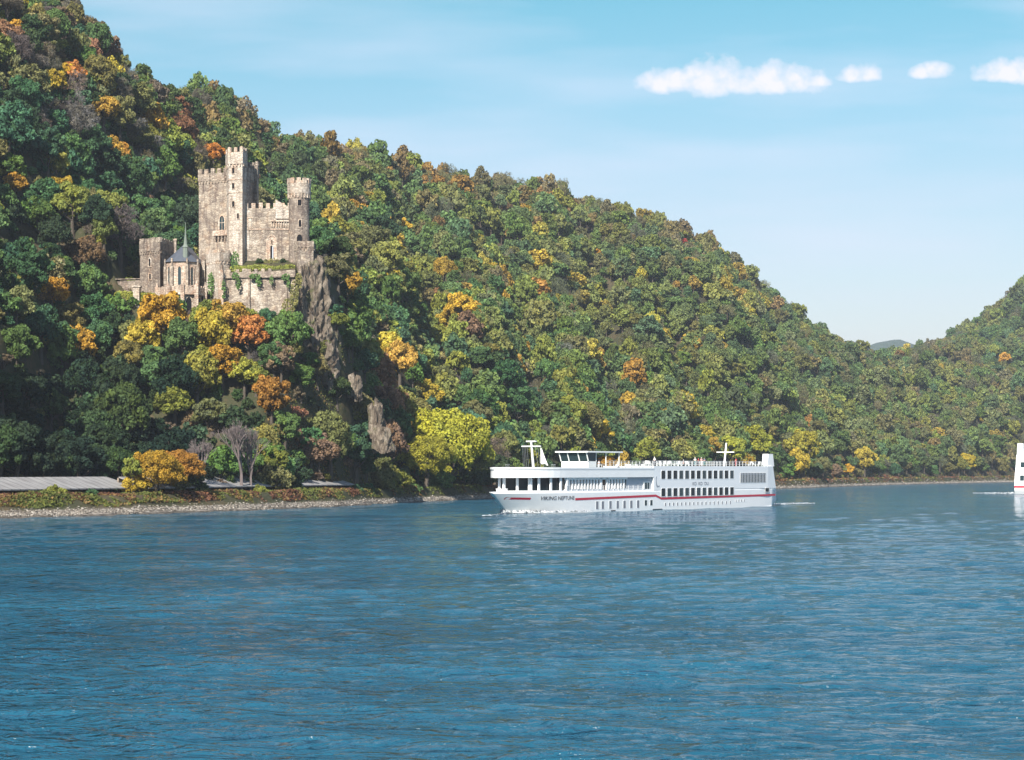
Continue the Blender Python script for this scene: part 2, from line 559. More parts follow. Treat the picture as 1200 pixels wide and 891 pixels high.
def base_h(x, y, k=None):
    x = np.asarray(x, float); y = np.asarray(y, float)
    u = 600 + F * x / np.maximum(y, 30)
    sh = shoreD(u) + (fbm(x / 9, y / 9, 5, 3) - .5) * 5
    rd = ridgeD(u)
    sil = np.interp(u, SIL[:, 0], SIL[:, 1])
    rh = CAMH + (HOR - sil) / F * rd - 8.5
    # main hill carries on behind the near left shoulder at a lower level
    rh_main = np.where(u < 240, CAMH + (HOR - np.interp(u, [-900, 0, 240], [60, 105, 112])) / F * rd - 8.5, rh)
    s = y - sh
    beach = np.where(s < 0, s * .12, np.where(s < 7, 1.7 * s / 7, 1.7)) + 1.6 * sstep(6, 11, s)
    strip = 34 + 8 * sstep(100, 0, u)
    t = np.clip((s - strip) / (rd - sh - strip), 0, 2)
    prof = np.where(t < 1, t ** .86, 1 - .35 * sstep(1, 2, t))
    amp = np.sin(np.pi * np.clip(t, 0, 1)) ** .7
    q = x * .378 + y * .926            # along the river
    p = -x * .926 + y * .378           # away from the river
    g = 1 - np.abs(2 * vnoise(q / 105 + .12 * np.sin(p / 60) + 3.3, p / 300, 11) - 1)
    g2 = 1 - np.abs(2 * vnoise(q / 42 + .7, p / 120 + 5, 12) - 1)
    bumps = ((g - .5) * 30 + (g2 - .5) * 11 + (fbm(x / 30, y / 30, 3, 3) - .5) * 8) * amp * np.clip((rd - sh) / 500, .5, 1)
    # named gullies seen as dark bands
    for ug, wd, dp in ((505, 24, 26), (715, 22, 22), (338, 26, 9), (935, 18, 24), (612, 20, 10), (800, 18, 10)):
        uc = ug + (t - .25) * (-60)
        bumps = bumps - dp * np.exp(-((u - uc) / wd) ** 2) * amp * (1.3 - t.clip(0, 1))
    h = beach + (rh_main - 3.3) * prof + bumps
    if k is not None:
        h = 3.3 + (h - 3.3) * (1 + (np.interp(u, k[0], k[1]) - 1) * sstep(0.15, .9, t)) if False else h + np.interp(u, k[0], k[1]) * sstep(.2, 1.0, t)
    # near left shoulder: a steep spur running inland, its flank faces right
    xb = -92 + 7 * np.sin(y / 38.) + 6 * (fbm(y / 20, x * 0 + 2, 8, 2) - .5) + .06 * (y - 480) + 17 * sstep(530, 620, y)
    side = sstep(0, 78, xb - x + 34)
    hl_sil = CAMH + (HOR - np.interp(u, [-900, -300, 0, 30, 100, 165, 215, 260], [-300, -90, -2, 5, 32, 66, 102, 118])) / F * 620 - 9
    along = sstep(8, 250, s - 22) ** .85
    hl = 3.3 + (hl_sil - 3.3) * along * side
    hl = hl + (fbm(x / 22, y / 22, 21, 3) - .5) * 16 * sstep(20, 120, s)
    hl = hl * (1 - .3 * sstep(640, 760, y))
    front = sstep(0, 9, -101 - x) * sstep(8, 18, s)          # unseen bluff added past the left edge to shade the low slope
    hl = np.where(s > 22, hl, 0) + 50 * front * (1 - sstep(48, 95, s))
    h = np.where(s > 7, np.maximum(h, hl), h)
    # castle spur
    e = ((x + 64) / 27.) ** 2 + ((y - 512) / 34.) ** 2
    spur = 34 * np.exp(-np.maximum(e - .35, 0) * 1.1)
    h = h + spur * sstep(18, 50, s)
    XC = [-100, -92, -84, -80, -55, -50, -44, -36]
    yc = np.interp(x, XC, [499, 498, 496, 489.5, 489.5, 490, 492, 495])
    zc = np.interp(x, XC, [50, 50, 50.0, 44, 43.5, 43, 34, 26])
    infront = yc - y
    slope = np.maximum(zc - .86 * infront, 3.3 + 0 * x)
    wx = sstep(-106, -96, x) * sstep(-28, -40, x)
    fr = slope * sstep(22, 44, s) + np.minimum(h, 3.3) * (1 - sstep(22, 44, s))
    fr = fr + (fbm(x / 7, y / 7, 66, 3) - .5) * 3 * sstep(0, 14, infront) * sstep(44, 56, s)
    h = np.where(infront > 0, h * (1 - wx) + fr * wx, h)
    w = sstep(14, 1, np.abs(x + 67) - 20) * sstep(565, 513, y) * (infront <= 0)
    ht = 47.5 + 9 * sstep(-76, -64, x) * sstep(489, 498, y)
    h = h * (1 - w) + ht * w
    return h


# column-by-column correction so the skyline keeps its measured height
uu = np.arange(-900, 1601, 10.)
kk = np.zeros_like(uu)
for it in range(3):
    for i, u in enumerate(uu):
        d = np.linspace(shoreD(u) + 60, ridgeD(u) + 160, 160)
        hh = base_h((u - 600) / F * d, d, (uu, kk))
        ang = (hh + (8.5 if u < 300 else 11.0) + 3.5 * math.exp(-((u - 1035) / 60) ** 2) - CAMH) / d
        j = int(np.argmax(ang))
        tgt = (HOR - np.interp(u, SIL[:, 0], SIL[:, 1])) / F
        kk[i] += (tgt - ang[j]) * ridgeD(u) * .9 if not (u < 235) else min(0, (tgt - ang[j]) * ridgeD(u) * .9)
    kk = np.convolve(np.pad(kk, 2, 'edge'), np.ones(5) / 5, 'valid')
KK = (uu, kk)


def H(x, y):
    return base_h(x, y, KK)


def depth_at(u, ypx, dmin=None):
    d0 = (dmin or float(shoreD(u)) + 2)
    d = np.arange(d0, 2200, 1.0)
    z = H((u - 600) / F * d, d)
    yp = HOR - (z - CAMH) / d * F
    i = np.nonzero(yp <= ypx)[0]
    return float(d[i[0]]) if len(i) else float(d[-1])


def build_terrain():
    us = np.arange(-900, 1601, 3.5)
    nr = 330
    v = np.linspace(0, 1, nr)
    U = us[:, None]
    s0 = shoreD(us)[:, None] - 40
    s1 = ridgeD(us)[:, None] + 420
    D = s0 + (s1 - s0) * (v[None, :] ** 1.35)
    Xs = (U - 600) / F * D
    Zs = H(Xs, D)
    V = np.stack([Xs, D, Zs], -1).reshape(-1, 3)
    n, m = len(us), nr
    a = (np.arange(n - 1)[:, None] * m + np.arange(m - 1)[None, :]).ravel()
    Fc = np.stack([a, a + m, a + m + 1, a + 1], 1)
    o = link('hillside', np_mesh('hillside', V, Fc, [M['ground']], True))
    tag(o, kind='structure')


build_terrain()

# far blue hill in the gap
hx = np.linspace(-1500, 3800, 120); hy = np.linspace(5000, 6200, 14)
GX, GY = np.meshgrid(hx, hy, indexing='ij')
ridge = 303 + 40 * np.exp(-((GX - 985) / 80) ** 2) * 1 + 10 * fbm(GX / 20, GY / 300, 2, 3)
GZ = ridge * sstep(5000, 5500, GY) * (1 - .5 * sstep(5600, 6200, GY)) - 2
a = (np.arange(119)[:, None] * 14 + np.arange(13)[None, :]).ravel()
simple('far_wood', (.05, .075, .05), .95, .05, var=.3, scale=.02)
o = link('distant_hill', np_mesh('distant_hill', np.stack([GX, GY, GZ], -1).reshape(-1, 3), np.stack([a, a + 14, a + 15, a + 1], 1), [M['far_wood']], True))
tag(o, kind='structure')

# ground sheet reaching the horizon on the camera's side of the hills, under the water
mb = MB(); mb.box(-9000, 9000, -2000, 12000, -9, -8)
tag(mb.build('ground', M['ground']), kind='structure')


# ------------------------------------------------------------------ water
def build_water():
    us = np.linspace(-260, 1460, 760)
    ds = 1 / np.linspace(1 / 48., 1 / 1300., 940)
    U, D = np.meshgrid(us, ds, indexing='ij')
    Xw = (U - 600) / F * D; Yw = D
    Zw = np.zeros_like(Xw)
    rng = np.random.RandomState(4)
    for lam, amp, n in ((16.0, .06, 4), (9.0, .050, 5), (4.0, .040, 7), (1.9, .022, 8), (.9, .009, 8)):
        for i in range(n):
            an = rng.normal(1.45, .42); L = lam * rng.uniform(.75, 1.3)
            kx, ky = math.cos(an) * 2 * math.pi / L, math.sin(an) * 2 * math.pi / L
            ph = rng.uniform(0, 6.28)
            fade = np.clip(1.2 - D / (L * 170), 0, 1)
            w = np.sin(Xw * kx + Yw * ky + ph + 1.5 * vnoise(Xw / (3 * L), Yw / (3 * L), i))
            Zw += amp * fade * (((w * .5 + .5) ** 1.6) - .45) * (.3 + 1.4 * vnoise(Xw / (2.2 * L) + 5, Yw / (4 * L), 40 + i))
    edge = sstep(0, 30, np.minimum(U + 260, 1460 - U)) * sstep(48, 52, D) * sstep(1300, 800, D)
    Zw = Zw * edge + .001
    V = np.stack([Xw, Yw, Zw], -1).reshape(-1, 3)
    n, m = Xw.shape
    a = (np.arange(n - 1)[:, None] * m + np.arange(m - 1)[None, :]).ravel()
    F1 = np.stack([a, a + m, a + m + 1, a + 1], 1)
    # calm outer sheet around the detailed fan: same surface, butted to its rim
    base = len(V)
    x0, x1 = (us[0] - 600) / F, (us[-1] - 600) / F
    nd, fd = 48., 1300.
    ex = [(-6000, -300, 0.001), (6000, -300, 0.001), (6000, 12000, .001), (-6000, 12000, .001),
          (x0 * nd, nd, .001), (x1 * nd, nd, .001), (x1 * fd, fd, .001), (x0 * fd, fd, .001)]
    V = np.vstack([V, np.array(ex)])
    b = base
    F2 = np.array([[b, b + 1, b + 5, b + 4], [b + 1, b + 2, b + 6, b + 5], [b + 2, b + 3, b + 7, b + 6], [b + 3, b, b + 4, b + 7]])
    o = link('river_water', np_mesh('river_water', V, np.vstack([F1, F2]), [M['water']], True))
    tag(o, kind='structure')


build_water()


# ------------------------------------------------------------------ trees
def crown_arrays(seed, nl=14, leaf=.07, n=5000, squash=1.0, tall=1.1, thin=False, core=.5):
    rng = np.random.RandomState(seed)
    cen = []; rad = []
    ga = 2.39996
    for i in range(nl):
        z = 1 - 1.45 * (i + .5) / nl
        r = math.sqrt(max(0, 1 - z * z))
        th = ga * i + rng.uniform(-.5, .5)
        k = rng.uniform(.46, .68)
        cen.append((math.cos(th) * r * k, math.sin(th) * r * k, z * k * tall + .05)); rad.append(rng.uniform(.26, .46))
    # every limb's leaf mass breaks up again into small sprays
    cen0 = np.array(cen); rad0 = np.array(rad); v0 = rng.uniform(0, 1, len(rad0))
    cen, rad, lob_v = [], [], []
    ns = 9
    for c0, r0, q0 in zip(cen0, rad0, v0):
        st_ = np.array([1.0, 1.0, rng.uniform(.7, 1.0)])
        for j in range(ns):
            dd = rng.normal(size=3); dd /= np.linalg.norm(dd)
            if dd[2] < -.4: dd[2] *= -.5
            cen.append(c0 + dd * r0 * rng.uniform(.45, .95) * st_); rad.append(r0 * rng.uniform(.28, .50)); lob_v.append(np.clip(q0 * .6 + rng.uniform(0, .55), 0, 1))
    cen = list(cen); cen.append(np.zeros(3)); rad.append(core); lob_v.append(.1)
    cen = np.array(cen); rad = np.array(rad); lob_v = np.array(lob_v)
    pts = []; nr = []; cl = []
    w = rad ** 2.0; w[-1] *= .35; w = w / w.sum()
    tot = 0
    while tot < n:
        k = rng.choice(len(rad), size=4 * n, p=w)
        dr = rng.normal(size=(4 * n, 3)); dr /= np.linalg.norm(dr, axis=1)[:, None]
        rr = rad[k] * rng.uniform(.78, 1.08, 4 * n) * (1 + .12 * np.sin(dr[:, 0] * 7 + k) * np.sin(dr[:, 2] * 6 + 2 * k))
        p = cen[k] + dr * rr[:, None]
        dm = np.full(4 * n, 9.)
        for q in range(len(rad)):
            dq = np.sqrt(((p - cen[q]) ** 2).sum(1)) / rad[q]
            dq[k == q] = 9; dm = np.minimum(dm, dq)
        d = dm[:, None]
        ok = (d.min(1) > .78) & ((dr[:, 2] > -.55) | (rng.uniform(size=4 * n) < .3))
        pts.append(p[ok]); nr.append(dr[ok]); cl.append(lob_v[k[ok]]); tot += ok.sum()
    p = np.vstack(pts)[:n]; d = np.vstack(nr)[:n]; c = np.concatenate(cl)[:n]
    nv = d + rng.normal(size=(n, 3)) * .62
    nv /= np.linalg.norm(nv, axis=1)[:, None]
    t = np.cross(nv, rng.normal(size=(n, 3))); t /= np.linalg.norm(t, axis=1)[:, None]
    b = np.cross(nv, t)
    s = (leaf * rng.uniform(.6, 1.4, n))[:, None]
    s2 = s * (.22 if thin else .75); s1 = s * (1.8 if thin else 1)
    V = np.stack([p - t * s1 - b * s2 * .6, p + t * s1 * .4 - b * s2, p + t * s1 + b * s2 * .6, p - t * s1 * .4 + b * s2], 1).reshape(-1, 3)
    V[:, 2] *= squash
    Fc = np.arange(4 * n).reshape(n, 4)
    clump = np.clip(.15 + .5 * c + rng.normal(size=n) * .16, 0, 1.2)
    return V, Fc, clump


def trunk_arrays(seed, zc=1.25, limbs=6, r=.085):
    rng = random.Random(seed)
    mb = MB()
    pts = [Vector((0, 0, -.15))]
    for i in range(1, 6):
        pts.append(Vector((rng.uniform(-.05, .05) * i * .5, rng.uniform(-.05, .05) * i * .5, (zc + .35) * i / 5)))
    for i in range(5):
        mb.tube(pts[i], pts[i + 1], r * (1.25 - .2 * i) if i else r * 1.5, r * (1.25 - .2 * (i + 1)), 7)
    for k in range(limbs):
        a = rng.uniform(0, 6.28); i = rng.choice((2, 3, 3, 4)); p = pts[i]
        e = p + Vector((math.cos(a) * .55, math.sin(a) * .55, rng.uniform(.3, .6)))
        mid = (p + e) / 2 + Vector((0, 0, -.05))
        mb.tube(p, mid, r * .55, r * .4, 5); mb.tube(mid, e, r * .4, r * .15, 5)
    return mb


def bare_arrays(seed, depth=6, spread=.42, n0=3, leafless=True):
    """branching bare tree, returns one MB for stem and one for twigs"""
    rng = random.Random(seed); st = MB(); tw = MB()

    def grow(p, d, L, r, k):
        e = p + d * L
        (st if k < 3 else tw).tube(p, e, r, r * .68, 5 if k < 3 else 3)
        if k >= depth: return
        for j in range(3 if k > 0 else n0 + 1):
            nd = (d + Vector((rng.uniform(-1, 1), rng.uniform(-1, 1), rng.uniform(-.25, .7))) * spread * (1.15 if k else .8)).normalized()
            grow(e, nd, L * rng.uniform(.62, .85), r * .62, k + 1)
    grow(Vector((0, 0, -.1)), Vector((0, 0, 1)), .62, .06, 0)
    return st, tw


def leaf_mesh(name, mat, **kw):
    V, Fc, cl = crown_arrays(**kw)
    V = V + np.array([0, 0, 1.25])
    return np_mesh(name, V, Fc, [mat], False, [('clump', 'FACE', cl)])


NEAR = []     # (crown mesh, trunk mesh)
for i in range(6):
    cm = leaf_mesh('crown', M['leaf'], seed=100 + i, nl=(14, 18, 22, 12, 16, 20)[i], leaf=.052, n=5200, tall=(1.0, 1.15, .95, 1.25, 1.05, 1.4)[i])
    tb = trunk_arrays(50 + i); to = tb.build('trunk', M['bark']); tm = to.data
    bpy.data.objects.remove(to)
    NEAR.append((cm, tm))
SPARSE = []
for i in range(3):
    cm = leaf_mesh('crown', M['leaf'], seed=140 + i, nl=15, leaf=.04, n=4200, tall=1.15, thin=True)
    SPARSE.append((cm, NEAR[i][1]))
# fine-leaved big crowns for the trees on the bank
BIG = []
for i in range(3):
    cm = leaf_mesh('crown', M['leaf'], seed=170 + i, nl=(34, 26, 30)[i], leaf=.026, n=17000, tall=(.9, 1.0, 1.1)[i], core=.6)
    BIG.append((cm, NEAR[i][1]))
# bushes rest on the ground
BUSH = []
for i in range(4):
    V, Fc, cl = crown_arrays(seed=190 + i, nl=(12, 16, 20, 14)[i], leaf=.05, n=4200, tall=.85)
    V = V + np.array([0, 0, .45])
    BUSH.append(np_mesh('foliage', V, Fc, [M['leaf']], False, [('clump', 'FACE', cl)]))

C = dict(
    dgreen=(.050, .084, .042), green=(.105, .178, .062), bgreen=(.066, .138, .074), ygreen=(.225, .250, .066),
    olive=(.180, .180, .080), yellow=(.50, .38, .06), gold=(.48, .30, .06), orange=(.42, .20, .06), rust=(.26, .14, .08),
    shade_green=(.026, .046, .030), lime=(.29, .31, .058), brown=(.185, .140, .098), grey=(.155, .138, .122), red=(.45, .08, .07), purple=(.13, .065, .07))
WORD = dict(dgreen='dark green', green='green', bgreen='bluish green', ygreen='lime', lime='yellow-green', shade_green='shade-darkened green', olive='olive', yellow='yellow',
            gold='golden', orange='orange', rust='rusty', brown='brown', grey='greyish', red='red', purple='purplish')


def pick_class(u, y, rng, nz):
    """autumn colours in the drifts the hill shows"""
    sil = np.interp(u, SIL[:, 0], SIL[:, 1])
    top = y - sil
    w = dict(dgreen=.7, green=2.9, bgreen=1.3, ygreen=1.3, olive=1.2, yellow=.12, gold=.07, orange=.05, rust=.09, brown=.24, grey=.28)
    if u < 235:
        w.update(dgreen=2.0, bgreen=2.0, green=2.0, yellow=.08, gold=.12, orange=.05, ygreen=.5, grey=1.1, olive=.9)
        if top < 45: w.update(rust=1.2, brown=1.4, grey=1.6, gold=.3)
    else:
        if top < 34: w.update(rust=2.2, orange=.9, brown=1.9, grey=1.0, green=1.3, dgreen=.8, olive=1.2)
        if u > 700: w.update(orange=.1, rust=w['rust'] * .6)
        # golden drifts
        for (a, b, c, d) in ((400, 235, 620, 430), (560, 300, 830, 410), (820, 320, 905, 380), (380, 260, 470, 320)):
            t = ((u - a) * (c - a) + (y - b) * (d - b)) / float((c - a) ** 2 + (d - b) ** 2)
            if -.05 < t < 1.05:
                q = abs((u - a) * (d - b) - (y - b) * (c - a)) / math.hypot(c - a, d - b)
                if q < 22: w['ygreen'] += 2.2; w['yellow'] += 1.3; w['gold'] += .8; w['olive'] += .8
        if u > 930: w.update(yellow=.05, gold=.03, orange=.03, rust=.12, ygreen=1.0, grey=.6, brown=.5)
    ks = list(w)
    if nz > .56:
        for k in ('green', 'bgreen', 'dgreen'): w[k] *= .45
        for k in ('ygreen', 'yellow', 'gold', 'olive'): w[k] *= 2.0
    elif nz < .42:
        for k in ('ygreen', 'yellow', 'gold', 'orange'): w[k] *= .4
        for k in ('bgreen', 'dgreen'): w[k] *= 1.5
    tot = sum(w.values()); r = rng.random() * tot
    for k in ks:
        r -= w[k]
        if r <= 0: return k
    return 'green'


# regions of the picture's world kept free of forest trees
def blocked(u, d, x, y, ytop, ybase, rp):
    if d < (506 if u < 375 else 503) and 128 < u < 404:
        lim = np.interp(u, [128, 150, 165, 190, 215, 240, 262, 300, 330, 345, 358, 392, 402], [325, 338, 345, 350, 358, 360, 350, 360, 366, 382, 405, 405, 380])
        if ytop < lim: return True
    if 160 < u < 372 and 486 < y < 511: return True
    if 136 < u < 192 and ytop < 366 and ybase > 338 and d < 520: return True
    return False


rng = random.Random(7)
cands = []
sp = 6.1
xs = np.arange(-330, 760, sp)
ys = np.arange(300, 2000, sp)
GX, GY = np.meshgrid(xs, ys, indexing='ij')
r_ = np.random.RandomState(9)
GX = GX + r_.uniform(-.42, .42, GX.shape) * sp; GY = GY + r_.uniform(-.42, .42, GY.shape) * sp
GX = GX.ravel(); GY = GY.ravel()
U_ = 600 + F * GX / GY
ok = (U_ > -330) & (U_ < 1420)
GX, GY, U_ = GX[ok], GY[ok], U_[ok]
# steep ground shows more face per square metre: a second set of trees there
ex = GX + r_.uniform(-3, 3, GX.shape); ey = GY + r_.uniform(-3, 3, GX.shape)
gr_ = np.hypot(H(ex + 2, ey) - H(ex - 2, ey), H(ex, ey + 2) - H(ex, ey - 2)) / 4
st_ = (gr_ > .75) & (ey < 900)
GX = np.concatenate([GX, ex[st_]]); GY = np.concatenate([GY, ey[st_]]); U_ = 600 + F * GX / GY
S_ = GY - shoreD(U_); RDd = ridgeD(U_)
ok = (S_ > np.where((U_ > 235) & (U_ < 620), 24, 37)) & (GY < RDd + 70)
ok &= ~((U_ > 1220) & (GY < 1100))
GX, GY, U_ = GX[ok], GY[ok], U_[ok]
GZ_ = H(GX, GY)
NZ = fbm(GX / 26, GY / 26, 31, 3)
# thin out far trees and make them larger: crowns in the far woods
keep = r_.uniform(size=len(GX)) < np.clip(1.15 - (GY - 700) / 4500, .7, 1)
# hidden-behind-skyline or behind nearer ground: sight-line test against the bare ground
vis = np.ones(len(GX), bool)
for fr in np.linspace(.45, .985, 26):
    hh = H(GX * fr, GY * fr)
    line = CAMH + (GZ_ + 13 - CAMH) * fr
    vis &= ~((hh > line + 1) & (GY * fr > shoreD(U_) + 10))
sel = np.nonzero(keep & (vis | (U_ < -40) | (U_ > 1240)))[0]
for i in sel:
    x, y, z, u = GX[i], GY[i], GZ_[i], U_[i]
    rad = rng.choice((rng.uniform(2.3, 3.6), rng.uniform(3.2, 4.8), rng.uniform(3.6, 6.2))) * (1 + max(0, y - 800) / 8000)
    if rng.random() < .12: rad *= .7
    ytop = HOR - (z + 2.3 * rad - CAMH) / y * F; yb = HOR - (z - CAMH) / y * F
    yc = (ytop * .6 + yb * .4)
    if blocked(u, y, x, y, ytop, yb, rad): continue
    rp = rad / y * F
    cls = pick_class(u, yc, rng, NZ[i])
    if (325 < u < 375 and 185 < yc < 225) or (150 < u < 212 and 225 < yc < 300): cls = rng.choice(('green', 'bgreen', 'dgreen'))
    if u < 245 and yc > 425: cls = rng.choice(('shade_green', 'shade_green', 'shade_green', 'dgreen'))  # leaf colour darkened here to stand in for shade on the low slope
    elif 234 < u < 470 and yc > 490: cls = rng.choice(('green', 'olive', 'dgreen', 'bgreen', 'brown'))
    elif y < 640 and 235 > u and cls == 'rust' and yc > 300: cls = 'olive'
    cands.append([x, y, z, rad, cls, u, yc, rp, bool(vis[i])])

# ---- trees placed where the photograph shows particular ones: u, y of crown centre, crown radius px, colour
HERO = [
    (190, 388, 32, 'gold'), (170, 408, 24, 'yellow'), (214, 414, 25, 'green'), (268, 386, 30, 'gold'), (250, 408, 26, 'yellow'),
    (292, 404, 24, 'orange'), (232, 455, 26, 'ygreen'), (260, 434, 28, 'gold'), (286, 448, 22, 'lime'), (318, 482, 25, 'orange'),
    (180, 450, 26, 'green'), (205, 478, 26, 'ygreen'), (150, 430, 22, 'olive'), (248, 490, 24, 'olive'), (300, 448, 18, 'ygreen'),
    (320, 398, 19, 'green'), (338, 414, 17, 'olive'), (330, 440, 20, 'brown'), (352, 452, 20, 'green'), (372, 440, 17, 'olive'),
    (312, 376, 12, 'bgreen'), (408, 405, 17, 'green'), (395, 432, 15, 'ygreen'), (452, 412, 22, 'yellow'), (468, 436, 24, 'gold'), (497, 466, 22, 'yellow'),
    (440, 390, 16, 'brown'), (395, 470, 18, 'dgreen'), (60, 488, 20, 'green'), (20, 420, 26, 'green'), (48, 400, 24, 'bgreen'),
    (72, 430, 24, 'green'), (20, 372, 22, 'olive'), (60, 350, 22, 'gold'), (18, 225, 17, 'gold'), (70, 240, 22, 'yellow'),
    (85, 262, 24, 'ygreen'), (48, 262, 22, 'green'), (122, 275, 18, 'ygreen'), (122, 128, 22, 'gold'), (112, 345, 18, 'green'),
    (155, 225, 26, 'bgreen'), (170, 250, 24, 'bgreen'), (218, 250, 19, 'bgreen'), (250, 185, 14, 'orange'),
    (354, 400, 13, 'green'), (376, 416, 14, 'olive'), (362, 428, 15, 'green'), (346, 392, 10, 'ygreen'), (392, 402, 12, 'bgreen'), (430, 512, 12, 'green'), (456, 498, 11, 'dgreen'), (436, 538, 14, 'olive'), (424, 462, 11, 'green'), (800, 285, 7, 'red'), (640, 440, 16, 'green'), (590, 445, 22, 'bgreen'), (605, 480, 24, 'bgreen'), (655, 492, 19, 'green'),
    (560, 420, 20, 'green'), (520, 325, 15, 'gold'), (700, 300, 9, 'gold'), (520, 380, 14, 'yellow'), (470, 270, 13, 'yellow'), (410, 245, 14, 'gold'),
]
heroes = []
for (u, yc, rp, cls) in HERO:
    yb = yc + rp * 1.1
    d = depth_at(u, yb)
    rad = rp / F * d
    x = X(u, d)
    heroes.append([x, d, float(H(x, d)), rad, cls, u, yc, rp, True])
hx = np.array([[h[5], h[6], h[7], h[1]] for h in heroes])
# understorey of low shrubs and saplings between the near trees
sp2 = 3.6
xs = np.arange(-175, 60, sp2); ys = np.arange(352, 800, sp2)
UX, UY = np.meshgrid(xs, ys, indexing='ij')
UX = (UX + r_.uniform(-.5, .5, UX.shape) * sp2).ravel(); UY = (UY + r_.uniform(-.5, .5, UY.shape) * sp2).ravel()
UU = 600 + F * UX / UY; US = UY - shoreD(UU)
ok = (UU > -60) & (UU < 760) & (US > np.where(UU < 235, 36, 25)) & (UY < ridgeD(UU))
UX, UY, UU = UX[ok], UY[ok], UU[ok]; UZ = H(UX, UY)
under = []
for x, y, u, z in zip(UX, UY, UU, UZ):
    rad = rng.uniform(1.2, 2.3)
    ytop = HOR - (z + 1.5 * rad - CAMH) / y * F; yb = HOR - (z - CAMH) / y * F
    if 160 < u < 372 and 484 < y < 508: continue
    if y < 500 and 128 < u < 398 and ytop < np.interp(u, [128, 185, 190, 345, 358, 392, 398], [330, 338, 356, 372, 405, 402, 300]): continue
    under.append([x, y, z - rad * .75, rad, rng.choice(('dgreen', 'dgreen', 'green', 'olive', 'bgreen', 'brown', 'grey', 'ygreen')), u, yb, rad / y * F, True])
out = []
for c in cands:
    q = np.hypot(hx[:, 0] - c[5], hx[:, 1] - c[6])
    if np.any((q < hx[:, 2] * .62) & (np.abs(hx[:, 3] - c[1]) < 60)): continue
    if np.any((q < hx[:, 2] * .95) & (c[1] < hx[:, 3] - 4) & (np.abs(hx[:, 3] - c[1]) < 40)): continue
    out.append(c)
cands = out

infr = [c for c in cands if -10 < c[5] < 1210 and c[8]]
infr.sort(key=lambda c: -c[7])
N_IND = 222
single = heroes + infr[:N_IND]
ids = set(id(c) for c in single)
mass = [c for c in cands if id(c) not in ids] + under

THINGS = []      # (root, u, y, class, zone-kind) for the labels


def place_tree(x, y, z, rad, cls, name='broadleaf_tree', pool=None, hscale=1.0, col=None):
    pool = pool or (SPARSE if cls in ('grey', 'purple') else NEAR)
    cm, tm = pool[rng.randrange(len(pool))]
    root = empty(name, (x, y, z - .2), rng.uniform(0, 6.28))
    root.scale = (rad, rad, rad * hscale)
    c = link('crown', cm, root); t = link('trunk', tm, root)
    b = col or C[cls]; k = rng.uniform(.8, 1.25)
    c.color = (b[0] * k * rng.uniform(.88, 1.12), b[1] * k, b[2] * k * rng.uniform(.8, 1.2), 1)
    return root


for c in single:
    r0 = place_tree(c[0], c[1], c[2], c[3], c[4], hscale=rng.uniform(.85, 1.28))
    THINGS.append((r0, c[5], c[6], c[4], 'hill', c[7]))


